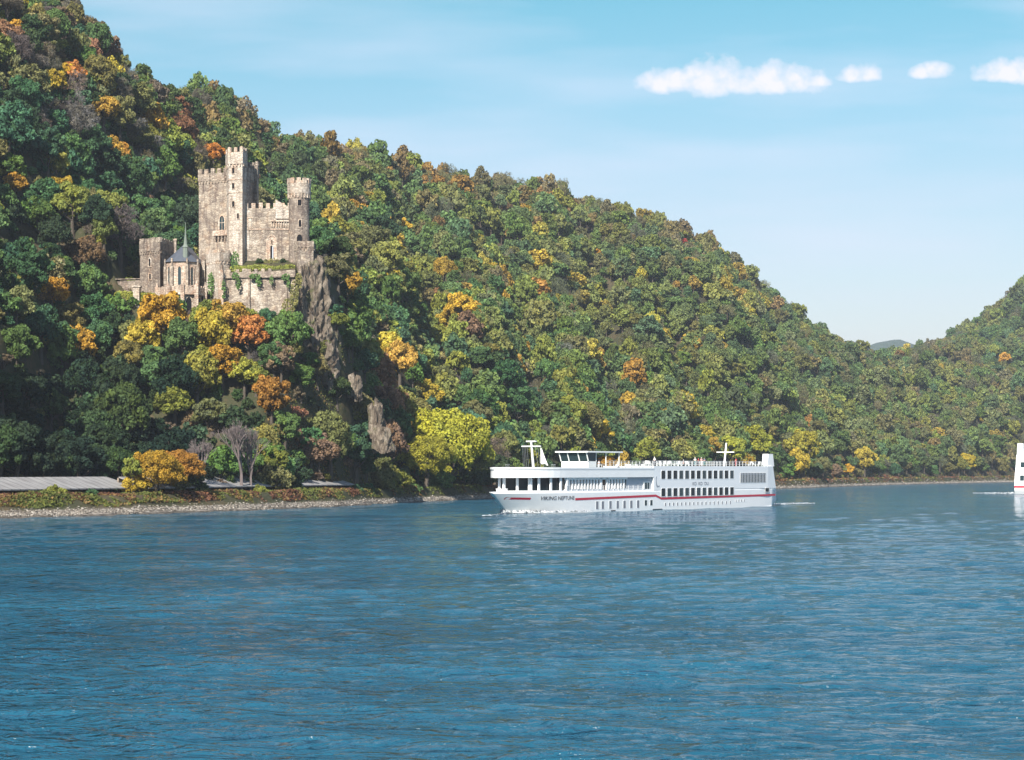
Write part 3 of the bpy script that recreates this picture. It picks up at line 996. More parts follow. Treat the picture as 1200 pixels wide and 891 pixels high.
def build_mass():
    varc = bpy.data.collections.new('forest_variants')
    objs = []
    for i in range(8):
        thin = i >= 6
        V, Fc, cl = crown_arrays(seed=300 + i, nl=(10, 13, 12, 16, 11, 14, 12, 13)[i], leaf=(.055 if thin else .085), n=(1300 if thin else 1250), tall=(1, 1.2, .95, 1.1, 1.3, 1.05, 1.15, 1.1)[i], thin=thin)
        V = V + np.array([0, 0, 1.25])
        # slim stem
        k = 5; ang = np.arange(k) * 2 * np.pi / k
        ring = lambda r, z: np.stack([np.cos(ang) * r, np.sin(ang) * r, np.full(k, z)], 1)
        b = len(V); V = np.vstack([V, ring(.09, -.15), ring(.04, 1.3)])
        Fs = np.array([[b + j, b + (j + 1) % k, b + k + (j + 1) % k, b + k + j] for j in range(k)])
        me = np_mesh('tree_kind', V, np.vstack([Fc, Fs]), [M['leaf_mass'], M['bark']], False,
                     [('clump', 'FACE', np.concatenate([cl, np.full(k, .2)]))])
        mi = np.zeros(len(Fc) + k, np.int32); mi[-k:] = 1
        me.polygons.foreach_set('material_index', mi)
        ob = bpy.data.objects.new('tree_kind_%02d' % i, me); varc.objects.link(ob); objs.append(ob)
    n = len(mass)
    co = np.array([[c[0], c[1], c[2] - .3] for c in mass], np.float32)
    me = bpy.data.meshes.new('forest')
    me.vertices.add(n); me.vertices.foreach_set('co', co.ravel())
    rr = np.random.RandomState(5)
    tint = np.zeros((n, 3), np.float32); idx = np.zeros(n, np.int32)
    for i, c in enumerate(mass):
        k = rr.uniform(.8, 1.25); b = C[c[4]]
        # tints lean towards the common leaf colour with distance
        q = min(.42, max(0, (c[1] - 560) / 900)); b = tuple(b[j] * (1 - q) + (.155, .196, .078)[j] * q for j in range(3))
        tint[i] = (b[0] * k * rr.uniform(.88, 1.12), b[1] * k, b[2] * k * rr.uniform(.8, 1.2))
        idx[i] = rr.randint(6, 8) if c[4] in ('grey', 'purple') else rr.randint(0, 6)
    sc = np.array([c[3] for c in mass], np.float32)
    rz = rr.uniform(0, 6.28, n).astype(np.float32)
    a = me.attributes.new('tint', 'FLOAT_VECTOR', 'POINT'); a.data.foreach_set('vector', tint.ravel())
    a = me.attributes.new('kind_index', 'INT', 'POINT'); a.data.foreach_set('value', idx)
    sv = np.stack([sc * rr.uniform(.82, 1.12, n), sc * rr.uniform(.82, 1.12, n), sc * rr.uniform(.78, 1.38, n)], 1).astype(np.float32)
    a = me.attributes.new('size', 'FLOAT_VECTOR', 'POINT'); a.data.foreach_set('vector', sv.ravel())
    rot = np.zeros((n, 3), np.float32); rot[:, 2] = rz
    a = me.attributes.new('turn', 'FLOAT_VECTOR', 'POINT'); a.data.foreach_set('vector', rot.ravel())
    me.update()
    o = link('forest', me); tag(o, 'autumn wood of small green, yellow and rusty trees covering the hillsides', 'forest', kind='stuff')
    g = bpy.data.node_groups.new('forest_scatter', 'GeometryNodeTree')
    g.interface.new_socket('Geometry', in_out='INPUT', socket_type='NodeSocketGeometry')
    g.interface.new_socket('Geometry', in_out='OUTPUT', socket_type='NodeSocketGeometry')
    N = g.nodes; L = g.links
    gi = N.new('NodeGroupInput'); go = N.new('NodeGroupOutput')
    ip = N.new('GeometryNodeInstanceOnPoints'); ci = N.new('GeometryNodeCollectionInfo')
    ci.inputs['Collection'].default_value = varc
    ci.inputs['Separate Children'].default_value = True
    ci.inputs['Reset Children'].default_value = True

    def na(nm, ty):
        q = N.new('GeometryNodeInputNamedAttribute'); q.data_type = ty; q.inputs['Name'].default_value = nm
        return q.outputs['Attribute']
    L.new(gi.outputs[0], ip.inputs['Points']); L.new(ci.outputs[0], ip.inputs['Instance'])
    ip.inputs['Pick Instance'].default_value = True
    L.new(na('kind_index', 'INT'), ip.inputs['Instance Index'])
    L.new(na('size', 'FLOAT_VECTOR'), ip.inputs['Scale'])
    e2r = N.new('FunctionNodeEulerToRotation'); L.new(na('turn', 'FLOAT_VECTOR'), e2r.inputs[0]); L.new(e2r.outputs[0], ip.inputs['Rotation'])
    L.new(ip.outputs[0], go.inputs[0])
    md = o.modifiers.new('scatter', 'NODES'); md.node_group = g


build_mass()
print('trees', len(single), 'mass', len(mass))

# ------------------------------------------------------------------ castle
castle = empty('castle', (X(285, 500), 500, 46))
tag(castle, 'pale stone castle with battlemented towers standing on the rocky spur above the river', 'castle')
CI = Matrix.Translation(-castle.location)


def cpart(mb, name, mats, parent=None, smooth=False):
    """mesh given in world coordinates, parented under the castle"""
    o = mb.build(name, mats, parent or castle, smooth)
    o.data.transform(CI)
    return o


def csub(mb, name, mats, parent, smooth=False):
    return cpart(mb, name, mats, parent, smooth)


def pp(l):   # plan polygon from (u, depth) pairs
    return [(X(u, d), d) for u, d in l]


def inset(poly, k):
    cx = sum(p[0] for p in poly) / len(poly); cy = sum(p[1] for p in poly) / len(poly)
    r = []
    for p in poly:
        v = Vector((p[0] - cx, p[1] - cy)); L = v.length
        v = v * ((L + k) / L); r.append((cx + v.x, cy + v.y))
    return r


def battlement(mb, poly, z,  h=.95, w=.95, gap=.75, t=.55, closed=True):
    """merlons standing on the wall head along a polygon"""
    n = len(poly)
    for i in range(n if closed else n - 1):
        a = Vector((*poly[i], 0)); b = Vector((*poly[(i + 1) % n], 0)); d = b - a; L = d.length
        if L < .4: continue
        m = max(1, int(round((L + gap) / (w + gap)))); step = (L + gap) / m if m > 1 else L
        ww = step - gap if m > 1 else min(L, w)
        q = d.normalized(); nn = Vector((-q.y, q.x, 0))
        for k in range(m):
            s0 = k * step; p = a + q * s0; e = a + q * (s0 + ww)
            v = random.Random(i * 31 + k).uniform(-.08, .08)
            quad = [(p + nn * .03).xy[:], (e + nn * .03).xy[:], (e + nn * t).xy[:], (p + nn * t).xy[:]]
            c = Vector((sum(x[0] for x in poly) / n, sum(x[1] for x in poly) / n, 0))
            if (p + nn * t - c).length > (p - nn * t - c).length:
                quad = [(p - nn * .03).xy[:], (e - nn * .03).xy[:], (e - nn * t).xy[:], (p - nn * t).xy[:]]
            mb.prism(quad, z, z + h + v)


def merlons(poly, z, *a, mat='stone', parent=None, **k):
    b = MB(); battlement(b, poly, z, *a, **k)
    for i in range(0, len(b.v), 8):
        q = MB(); q.v = b.v[i:i + 8]; q.f = [[j - i for j in f] for f in b.f[i // 8 * 6:i // 8 * 6 + 6]]; q.m = [0] * 6
        csub(q, 'merlon', M[mat], parent)


def corbels(mb, poly, z, h=.55, w=.3, gap=.55, out=.32, closed=True):
    n = len(poly)
    cx = sum(p[0] for p in poly) / n; cyy = sum(p[1] for p in poly) / n
    for i in range(n if closed else n - 1):
        a = Vector((*poly[i], 0)); b = Vector((*poly[(i + 1) % n], 0)); d = b - a; L = d.length
        if L < .6: continue
        q = d.normalized(); nn = Vector((q.y, -q.x, 0))
        if (a + nn - Vector((cx, cyy, 0))).length < (a - Vector((cx, cyy, 0))).length: nn = -nn
        m = max(1, int(L / (w + gap)))
        for k in range(m):
            s0 = (k + .25) * L / m; p = a + q * s0; e = p + q * w
            mb.prism([p.xy[:], e.xy[:], (e + nn * out).xy[:], (p + nn * out).xy[:]], z - h, z)


def wall_window(a, b, ufrac, z0, z1, w, parent, arch=False, frame=.16, glass='void', fr='sandstone', out=.06, bars=False, name='window'):
    """a window on the wall a->b (plan points), at fraction ufrac; frame and dark pane"""
    A = Vector((*a, 0)); B = Vector((*b, 0)); q = (B - A).normalized(); nn = Vector((q.y, -q.x, 0))
    if nn.y > 0: nn = -nn
    c = A + (B - A) * ufrac

    def outline(hw, zb, zt):
        pts = [(-hw, zb), (hw, zb)]
        if arch:
            sp = zt - hw * 1.5
            for k in range(5):
                t = k / 4.; pts.append((hw * (1 - t ** 1.7), sp + (zt - sp) * math.sin(t * math.pi / 2)))
            for k in range(1, 5):
                t = 1 - k / 4.; pts.append((-hw * (1 - t ** 1.7), sp + (zt - sp) * math.sin(t * math.pi / 2)))
        else:
            pts += [(hw, zt), (-hw, zt)]
        return pts
    f = MB()
    po, pi = outline(w / 2 + frame, z0 - frame, z1 + frame), outline(w / 2, z0, z1)
    P3 = lambda s, z, o: c + q * s + nn * o + Vector((0, 0, z))
    n = len(po); vs = []
    for ring, o in ((po, -.25), (po, out + .1), (pi, out + .1), (pi, -.25)):
        vs += [P3(s, z, o) for s, z in ring]
    fs = []
    for r_ in range(3):
        for i in range(n):
            j = (i + 1) % n; fs.append((r_ * n + i, r_ * n + j, (r_ + 1) * n + j, (r_ + 1) * n + i))
    f.add(vs, fs)
    if bars:
        f.add([P3(-.05, z0, out + .02), P3(.05, z0, out + .02), P3(.05, z1 - .3, out + .02), P3(-.05, z1 - .3, out + .02)], [(0, 1, 2, 3)])
        zc = (z0 + z1) / 2
        f.add([P3(-w / 2, zc, out + .02), P3(w / 2, zc, out + .02), P3(w / 2, zc + .1, out + .02), P3(-w / 2, zc + .1, out + .02)], [(0, 1, 2, 3)])
    o = csub(f, name, M[fr], parent)
    g = MB(); g.add([P3(s, z, .02) for s, z in pi], [tuple(range(n))])
    g.add([P3(s, z, -.1) for s, z in pi], [tuple(range(n))[::-1]])
    # pane goes in with the frame's mesh as a second material so that the window stays one sub-part
    me = o.data; me.materials.append(M[glass])
    bm_v = [tuple(CI @ Vector(v)) for v in g.v]
    import bmesh
    bm = bmesh.new(); bm.from_mesh(me)
    for f_ in g.f:
        fc = bm.faces.new([bm.verts.new(bm_v[i]) for i in f_]); fc.material_index = len(me.materials) - 1
    bm.to_mesh(me); bm.free()
    return o


def tower(name, poly, z0, z1, mat, flare=0.0, flare_h=0, merl=(.95, .95, .75), corb=True, mmat=None, parent=None):
    m = MB(); m.prism(poly, z0, z1 - flare_h)
    if flare_h: m.prism(inset(poly, flare), z1 - flare_h, z1)
    o = cpart(m, name, M[mat], parent)
    merlons(inset(poly, flare - .02) if flare else inset(poly, -.03), z1, *merl, mat=mmat or mat, parent=o)
    if corb and flare_h:
        cmb = MB(); corbels(cmb, poly, z1 - flare_h, out=flare + .02 if flare else .3)
        for i in range(0, len(cmb.v), 8):
            if min(v[1] for v in cmb.v[i:i + 8]) > 503: continue
            q = MB(); q.v = cmb.v[i:i + 8]; q.f = [[j - i for j in f] for f in cmb.f[i // 8 * 6:i // 8 * 6 + 6]]; q.m = [0] * 6
            csub(q, 'corbel', M[mmat or mat], o)
    return o


# keep
KA, KB_, KC, KD_ = (233, 502.5), (288, 496.5), (302, 505), (252, 513)
kp = pp([KA, KB_, KC, KD_])
keep = tower('keep', kp, 48, 77.4, 'stone', .22, 1.7, (1.15, 1.0, .8))
wall_window(kp[0], kp[1], .50, 64.0, 67.3, 1.35, keep, True, .3, 'mid_glass', bars=True)
wall_window(kp[0], kp[1], .89, 64.4, 66.2, .8, keep, False, .12)
wall_window(kp[0], kp[1], .70, 68.8, 70.2, .7, keep, False, .15, 'stone_dark')
wall_window(kp[0], kp[1], .58, 76.0, 76.9, .4, keep, True, .05, out=.22)
wall_window(kp[0], kp[1], .25, 76.0, 76.9, .35, keep, True, .05, out=.22)
m = MB()
a, b = Vector((*kp[0], 0)), Vector((*kp[1], 0)); q = (b - a).normalized(); nn = Vector((q.y, -q.x, 0))
if nn.y > 0: nn = -nn


def on_wall(A, B, s0, s1, z0, z1, out, mb, inn=-.2):
    A = Vector((*A, 0)); B = Vector((*B, 0)); q = (B - A).normalized(); n_ = Vector((q.y, -q.x, 0))
    if n_.y > 0: n_ = -n_
    L = (B - A).length
    p, e = A + q * L * s0, A + q * L * s1
    mb.prism([(p + n_ * inn).xy[:], (e + n_ * inn).xy[:], (e + n_ * out).xy[:], (p + n_ * out).xy[:]], z0, z1)


on_wall(kp[0], kp[1], .34, .69, 62.6, 63.8, .9, m)
bal = cpart(m, 'balcony', M['sandstone'])
for s in (.37, .44, .51, .58, .65):
    m = MB(); on_wall(kp[0], kp[1], s, s + .03, 61.8, 62.6, .75, m); csub(m, 'corbel', M['stone_dark'], bal)
# stair turret at the corner
tp = pp([(265.5, 498.6), (268, 494.2), (284, 492.8), (288.8, 496.2), (288, 501), (270, 502)])
tur = tower('stair_turret', tp, 50, 81.3, 'stone_pale', .3, 2.7, (1.2, .95, .7), mmat='sandstone')
for z in (76.4, 72.9, 68.7): wall_window(tp[1], tp[2], .35, z, z + 1.3, .6, tur, False, .08)
wall_window(tp[1], tp[2], .7, 65.9, 67.2, .5, tur, True, .1)
m = MB()
for z in (74.9, 71.9): m.prism(inset(tp, .12), z, z + .25)
csub(m, 'string_course', M['sandstone'], tur)
# little corner turret on the keep's far right corner
cp_ = pp([(289.8, 503.0), (301.6, 501.5), (303.2, 505.5), (293.0, 507)])
ct = tower('corner_turret', cp_, 70.5, 79.4, 'stone', .15, 2.2, (.9, .8, .6))
# palace range
hp = pp([(286, 495.4), (342, 495.8), (345, 507), (292, 509)])
hall = tower('palace', hp, 52, 68.6, 'stone_patch', 0, 0, (1.25, 1.0, .75), corb=False, mmat='sandstone')
W0, W1 = hp[0], hp[1]
wall_window(W0, W1, .13, 64.2, 66.3, 1.0, hall, False, .15, 'mid_glass', 'sandstone', bars=True)
wall_window(W0, W1, .035, 65.6, 67.0, .5, hall, True, .1)
wall_window(W0, W1, .665, 67.0 - .3, 67.9, .4, hall, True, .08); wall_window(W0, W1, .73, 66.7, 67.9, .4, hall, True, .08)
wall_window(W0, W1, .70, 65.9, 66.6, .3, hall, False, .04); wall_window(W0, W1, .92, 65.9, 66.7, .3, hall, False, .04)
# gabled upper wall beside the round tower
m = MB(); on_wall(W0, W1, .66, .99, 66.2, 68.58, .35, m)
pA = Vector((*W0, 0)); pB = Vector((*W1, 0)); qq = (pB - pA).normalized(); n2 = Vector((qq.y, -qq.x, 0)); LL = (pB - pA).length
ga, gb = pA + qq * LL * .66 + n2 * .3, pA + qq * LL * .99 + n2 * .3
m.add([(*ga.xy, 68.6), (*gb.xy, 68.6), (*ga.xy, 70.6), (ga.x - n2.x * 2, ga.y - n2.y * 2, 68.6), (gb.x - n2.x * 2, gb.y - n2.y * 2, 68.6), (ga.x - n2.x * 2, ga.y - n2.y * 2, 70.6)],
      [(0, 1, 2), (5, 4, 3), (0, 2, 5, 3), (1, 4, 5, 2)])
gab = csub(m, 'gable', M['stone_pale'], hall)
# round-arched frieze
m = MB()
for k in range(8): on_wall(W0, W1, .57 + k * .052, .585 + k * .052, 64.3, 65.5, .3, m)
on_wall(W0, W1, .565, .97, 65.5, 65.85, .42, m)
on_wall(W0, W1, .0, .97, 63.6, 63.85, .14, m)
csub(m, 'arched_frieze', M['sandstone'], hall)
m = MB(); on_wall(W0, W1, .02, .105, 59.0, 63.5, .1, m); on_wall(W0, W1, .0, .16, 63.9, 68.0, .06, m)
csub(m, 'plaster_patch', M['stone_pale'], hall)
# portal
dr = wall_window(W0, W1, .58, 56.8, 62.2, 1.9, hall, True, .3, 'sandstone', 'sandstone', name='door_surround')
m = MB(); on_wall(W0, W1, .550, .590, 56.8, 59.9, .2, m, inn=.05); csub(m, 'door', M['void'], hall)
m = MB(); on_wall(W0, W1, .59, .612, 56.8, 59.7, .18, m, inn=.05); csub(m, 'door_leaf', M['grey_paint'], hall)
wall_window(W0, W1, .583, 60.4, 61.3, .3, hall, True, .06, out=.12)
# round tower
rc = (X(350.6, 495.5), 495.5); rr_ = 2.42
m = MB(); m.lathe(rc, [(rr_ * 1.02, 55), (rr_, 62), (rr_, 71.3)], 36)
rt = cpart(m, 'round_tower', M['stone_dark'], smooth=False)
m = MB(); m.lathe(rc, [(rr_ + .02, 71.25), (rr_ + .3, 71.9), (rr_ + .34, 74.2)], 36)
csub(m, 'tower_head', M['stone_pale'], rt)
for k in range(20):
    a = k * math.pi / 10; m = MB()
    m.M = Matrix.Translation((rc[0], rc[1], 0)) @ Matrix.Rotation(a, 4, 'Z'); m.box(rr_ - .05, rr_ + .3, -.13, .13, 70.8, 71.85)
    m.M = None; csub(m, 'corbel', M['sandstone'], rt)
for k in range(11):
    m = MB(); m.M = Matrix.Translation((rc[0], rc[1], 0)) @ Matrix.Rotation(k * math.tau / 11 + .2, 4, 'Z')
    m.box(rr_ - .15, rr_ + .36, -.48, .48, 74.18, 75.4)
    m.M = None; csub(m, 'merlon', M['sandstone'], rt)


def rt_window(ang, z0, z1, w, arch, fr=.14):
    ca, sa = math.cos(ang), math.sin(ang)
    t = Vector((-sa, ca, 0)); c = Vector((rc[0] + ca * (rr_ - .0), rc[1] + sa * (rr_ - .0), 0))
    a = c - t * w; b = c + t * w
    return wall_window(a.xy[:], b.xy[:], .5, z0, z1, w, rt, arch, fr, out=.03)


rt_window(R(-82), 68.9, 70.3, .85, False); rt_window(R(-80), 64.0, 65.7, .6, True, .2); rt_window(R(-82), 60.6, 62.3, 1.3, True, .03)
# bastion below the round tower
bp = pp([(344.5, 493.5), (350, 490.2), (367.3, 491), (369, 500), (345, 500)])
bast = tower('bastion', bp, 50, 60.3, 'stone', .18, 1.3, (.2, 1.5, .1), corb=True, mmat='stone')
# terrace between palace and retaining wall
m = MB(); m.prism(pp([(266, 489.5), (346, 486.5), (346, 496.2), (286, 496.2)]), 44, [53.4, 53.4, 56.8, 56.8]); cpart(m, 'terrace', M['ground'])
# retaining wall
tw = pp([(264, 489), (290, 487.6), (318, 487.0), (346, 485.8), (346, 487.4), (318, 488.6), (290, 489.2), (264, 490.6)])
m = MB(); m.prism(tw, 26, [53.0, 53.0, 53.2, 53.4] * 2); ret = cpart(m, 'retaining_wall', M['stone_patch'])
merlons([tw[0], tw[1], tw[2]], 53.0, .8, 1.0, .8, .5, False, mat='stone_patch', parent=ret)
m = MB()
on_wall(tw[1], tw[2], .05, .12, 30, 51.5, .55, m); on_wall(tw[2], tw[3], .62, .70, 30, 50, .5, m)
csub(m, 'buttress', M['stone'], ret)
on = MB(); on_wall(tw[0], tw[3], .0, 1.0, 51.7, 51.95, .62, on); csub(on, 'string_course', M['stone_dark'], ret)
# middle bastion with the tall buttress
mp = pp([(242, 492.5), (257, 487.5), (268.5, 489.5), (271, 497), (247, 499)])
mid = tower('half_tower', mp, 40, 57.6, 'stone_pale', .15, 2.0, (.75, 1.6, .35), mmat='sandstone')
m = MB(); m.prism(pp([(254, 488.4), (255, 486), (262.3, 486.3), (262, 489)]), 30, 53.5, pp([(256, 488.2), (256.5, 487.2), (261.5, 487.2), (261, 489)])); csub(m, 'buttress', M['sandstone'], mid)
wall_window(mp[1], mp[2], .3, 53.6, 54.7, .3, mid, False, .05)
m = MB(); m.prism(pp([(227, 497), (243, 494), (246, 500), (230, 503)]), 44, 55.0); m.prism(pp([(236, 493.6), (240, 493), (243.5, 497), (239, 498)]), 44, 56.6)
cpart(m, 'curtain_wall', M['stone_patch'])
m = MB(); m.prism(pp([(196, 499), (228, 498), (231, 501), (198, 503)]), 44, 54.5); cpart(m, 'rear_wall', M['stone_dark'])
# gate tower
gp = pp([(164, 496.5), (187.6, 491.5), (203, 501.5), (179, 507)])
gate = tower('gate_tower', gp, 38, 60.4, 'stone_dark', .2, 2.0, (1.1, 1.45, .35), mmat='stone')
wall_window(gp[0], gp[1], .46, 58.7, 59.7, .5, gate, True, .1, out=.26)
wall_window(gp[0], gp[1], .5, 55.0, 56.8, .75, gate, True, .22)
wall_window(gp[0], gp[1], .52, 51.9, 53.2, .75, gate, False, .2)
m = MB(); m.prism(pp([(203, 506), (206.5, 505.5), (207, 508), (203.5, 508)]), 50, 62.2); m.prism(pp([(202.6, 505.8), (207, 505.2), (207.4, 508.4), (203.2, 508.5)]), 62.2, 62.6)
cpart(m, 'chimney', M['stone_pale'])
# chapel: polygonal choir with steep slate roof, spire, parapet platform and arcade
cc = (X(213.5, 491.5), 491.5)
oct_ = [(cc[0] + math.cos(R(a)) * 3.75, cc[1] + math.sin(R(a)) * 3.4) for a in (-160, -118, -66, -20)]
oct_ = oct_ + [(oct_[3][0] + .6, oct_[3][1] + 7), (oct_[0][0] + .9, oct_[0][1] + 8)]
m = MB(); m.prism(oct_, 44, 55.6); chap = cpart(m, 'chapel', M['sandstone'])
rf = inset(oct_, .4)
m = MB()
ap0 = Vector((cc[0] + .1, cc[1] + .8, 59.7)); ap1 = Vector((cc[0] + 1.0, cc[1] + 8, 59.7))
vs = [(*p, 55.55) for p in rf] + [ap0, ap1]
m.add(vs, [(0, 1, 6), (1, 2, 6), (2, 3, 6), (3, 4, 7, 6), (5, 0, 6, 7), (4, 5, 7), (5, 4, 3, 2, 1, 0)])
csub(m, 'roof', M['slate'], chap)
for (a_, b_) in ((0, 1), (1, 2), (2, 3)):
    wall_window(oct_[a_], oct_[b_], .5, 50.2, 54.4, .7, chap, True, .16, 'mid_glass')
m = MB()
for i in (0, 1, 2, 3):
    x_, y_ = inset(oct_, .25)[i]; m.box(x_ - .28, x_ + .28, y_ - .28, y_ + .28, 44, 54.6); m.box(x_ - .18, x_ + .18, y_ - .18, y_ + .18, 54.6, 56.3)
csub(m, 'buttress', M['stone'], chap)
m = MB(); sc_ = (X(217.5, 489.8), 489.6)
m.lathe(sc_, [(.62, 55.8), (.62, 58.8), (.75, 58.9), (.42, 59.6), (.22, 61.4), (.03, 64.2)], 8)
m.box(sc_[0] - .05, sc_[0] + .05, sc_[1] - .05, sc_[1] + .05, 64.1, 64.6)
csub(m, 'spire', M['copper'], chap)
plat = pp([(183, 491), (196, 486.2), (214, 483.6), (231, 484.6), (241.5, 489), (241, 496), (186, 499)])
m = MB(); m.prism(plat, 47.7, 48.6); pl = cpart(m, 'chapel_platform', M['sandstone'])
merlons(inset(plat, -.05), 48.6, 1.15, .8, .45, .35, mat='sandstone', parent=pl)
m = MB(); ip_ = inset(plat, -.9); m.prism(ip_, 36, 47.7); ar = cpart(m, 'arcade', M['stone_patch'])
m = MB()
for i in range(6):
    x_, y_ = inset(plat, -.2)[i]; m.box(x_ - .42, x_ + .42, y_ - .42, y_ + .42, 34, 49.9); m.prism([(x_ - .3, y_ - .3), (x_ + .3, y_ - .3), (x_ + .3, y_ + .3), (x_ - .3, y_ + .3)], 49.9, 50.9, [(x_ - .05, y_ - .05), (x_ + .05, y_ - .05), (x_ + .05, y_ + .05), (x_ - .05, y_ + .05)])
csub(m, 'pillar', M['sandstone'], ar)
for (i, j) in ((0, 1), (1, 2), (2, 3), (3, 4)):
    fr_ = (.5,) if i > 0 else (.3, .72)
    for s in fr_: wall_window(ip_[i], ip_[j], s, 43.4 + (1.5 if i == 0 else 0), 47.1, 1.3, ar, True, .2)
# low stone wall west of the gate tower, with its coping
m = MB(); w_ = [(104, 500), (135, 499), (164, 497.5), (164, 498.6), (135, 500.2), (104, 501.2)]
m.prism(pp(w_), 40, [51.9, 51.9, 52.1, 52.1, 51.9, 51.9]); m.prism(pp([(103, 499.8), (164, 497.2), (164, 498.9), (103, 501.5)]), 52.3, 52.5)
o = m.build('stone_wall', M['stone_dark']); tag(o, 'dark low stone wall running left from the gate tower of the castle', 'wall')
m = MB(); m.box(X(161.5, 492) - .9, X(161.5, 492) + .5, 491, 493, 44, 49.9); m.prism([(X(161.5, 492) - 1.2, 490.8), (X(161.5, 492) + .8, 490.8), (X(161.5, 492) + .8, 493.2), (X(161.5, 492) - 1.2, 493.2)], 49.9, 50.3)
tag(m.build('gate_hut', M['stone_pale']), 'small pale stone hut at the foot of the gate tower', 'hut')

# flags or hedges and shrubs at the castle


def place_bush(u, d, z, rad, cls, name='bush', hs=1.0, label=None, group=None, zone='bush', cat='bush', ws=1.0):
    root = link(name, BUSH[rng.randrange(4)], loc=(X(u, d), d, z))
    root.scale = (rad * ws, rad, rad * hs); root.rotation_euler = (0, 0, rng.uniform(-.5, .5) if ws != 1 else rng.uniform(0, 6))
    b = C[cls]; k = rng.uniform(.85, 1.2); root.color = (b[0] * k, b[1] * k, b[2] * k, 1)
    if label: tag(root, label, cat, group)
    return root


place_bush(304.5, 494.2, 55.4, 1.1, 'dgreen', 'shrub', label='round dark green shrub on the terrace left of the castle portal', cat='shrub')
place_bush(331.5, 494.2, 55.6, .95, 'dgreen', 'shrub', label='round dark green shrub on the terrace right of the castle portal', cat='shrub')
# creepers hanging on the walls (uncountable leaf mats)
mbs = []


def creeper(name, label, spots, cls):
    V = []; Fs = []; Cl = []; b = 0
    r2 = np.random.RandomState(len(spots) * 7 + 3)
    for (u, y, ru, ry, d, n) in spots:
        for k in range(n):
            a = r2.uniform(0, 6.28); q = math.sqrt(r2.uniform())
            pu, py = u + math.cos(a) * q * ru, y + math.sin(a) * q * ry
            c = np.array(P(pu, py, d + r2.uniform(-.25, .25)))
            nv = r2.normal(size=3) * .6 + np.array([0, -1, .3]); nv /= np.linalg.norm(nv)
            t = np.cross(nv, r2.normal(size=3)); t /= np.linalg.norm(t); bb = np.cross(nv, t); s = r2.uniform(.14, .3)
            V += [c - t * s, c - bb * s * .8, c + t * s, c + bb * s * .8]; Fs.append([b, b + 1, b + 2, b + 3]); b += 4; Cl.append(r2.uniform(.1, .9))
    me = np_mesh(name, V, Fs, [M['leaf']], False, [('clump', 'FACE', Cl)])
    o = link(name, me); o.color = (*C[cls], 1)
    tag(o, label, 'climbing plant')
    return o


creeper('climbing_ivy', 'green ivy hanging down the castle retaining wall and half tower', [(276, 324, 4, 5, 486.6, 90), (279, 333, 2.5, 6, 486.6, 50), (299, 324, 7, 3, 486.2, 90), (303, 331, 3, 6, 486.2, 70), (335, 325, 5, 4, 485.0, 80), (338, 333, 2.5, 5, 485.0, 40), (247, 333, 3.5, 14, 489.0, 200), (275, 305, 5, 10, 488.6, 160), (318, 328, 2, 6, 485.6, 40), (262, 340, 2.5, 12, 487, 90)], 'green')
creeper('hedge', 'yellow-green hedge along the top of the castle terrace wall', [(275 + k * 6.0, 314.5 + math.sin(k) * 1.0, 5, 3.6, 488.6, 110) for k in range(12)], 'ygreen')
creeper('creeper', 'orange and green creeper covering the ledge beside the grey crag', [(345, 345, 5, 16, 484.0, 300), (338, 362, 8, 12, 483.5, 300), (350, 330, 4, 10, 485, 140), (318, 306, 9, 3, 489, 90)], 'olive')
creeper('vineyard_growth', 'rows of yellow-green vines on the small slope left of the chapel', [(140 + k * 7, 346 + .45 * k, 6, 5, 492, 230) for k in range(8)], 'ygreen')


# crags
def cells(x, y, seed):
    """blocky facets: value and tilt of the nearest cell"""
    ix, iy = np.floor(x), np.floor(y)
    best = np.full(x.shape, 9.); val = np.zeros(x.shape); gap = np.full(x.shape, 9.)
    for ox in (-1, 0, 1):
        for oy in (-1, 0, 1):
            cx_, cy_ = ix + ox, iy + oy
            px = cx_ + hsh(cx_, cy_, seed); py = cy_ + hsh(cx_, cy_, seed + 1)
            d = (px - x) ** 2 + (py - y) ** 2
            v = hsh(cx_, cy_, seed + 2) + (x - px) * (hsh(cx_, cy_, seed + 3) - .5) * 1.1 + (y - py) * (hsh(cx_, cy_, seed + 4) - .5) * 1.1
            near = d < best
            gap = np.where(near, best - d, np.minimum(gap, d - best)); val = np.where(near, v, val); best = np.where(near, d, best)
    return val, np.clip(gap * 5, 0, 1)


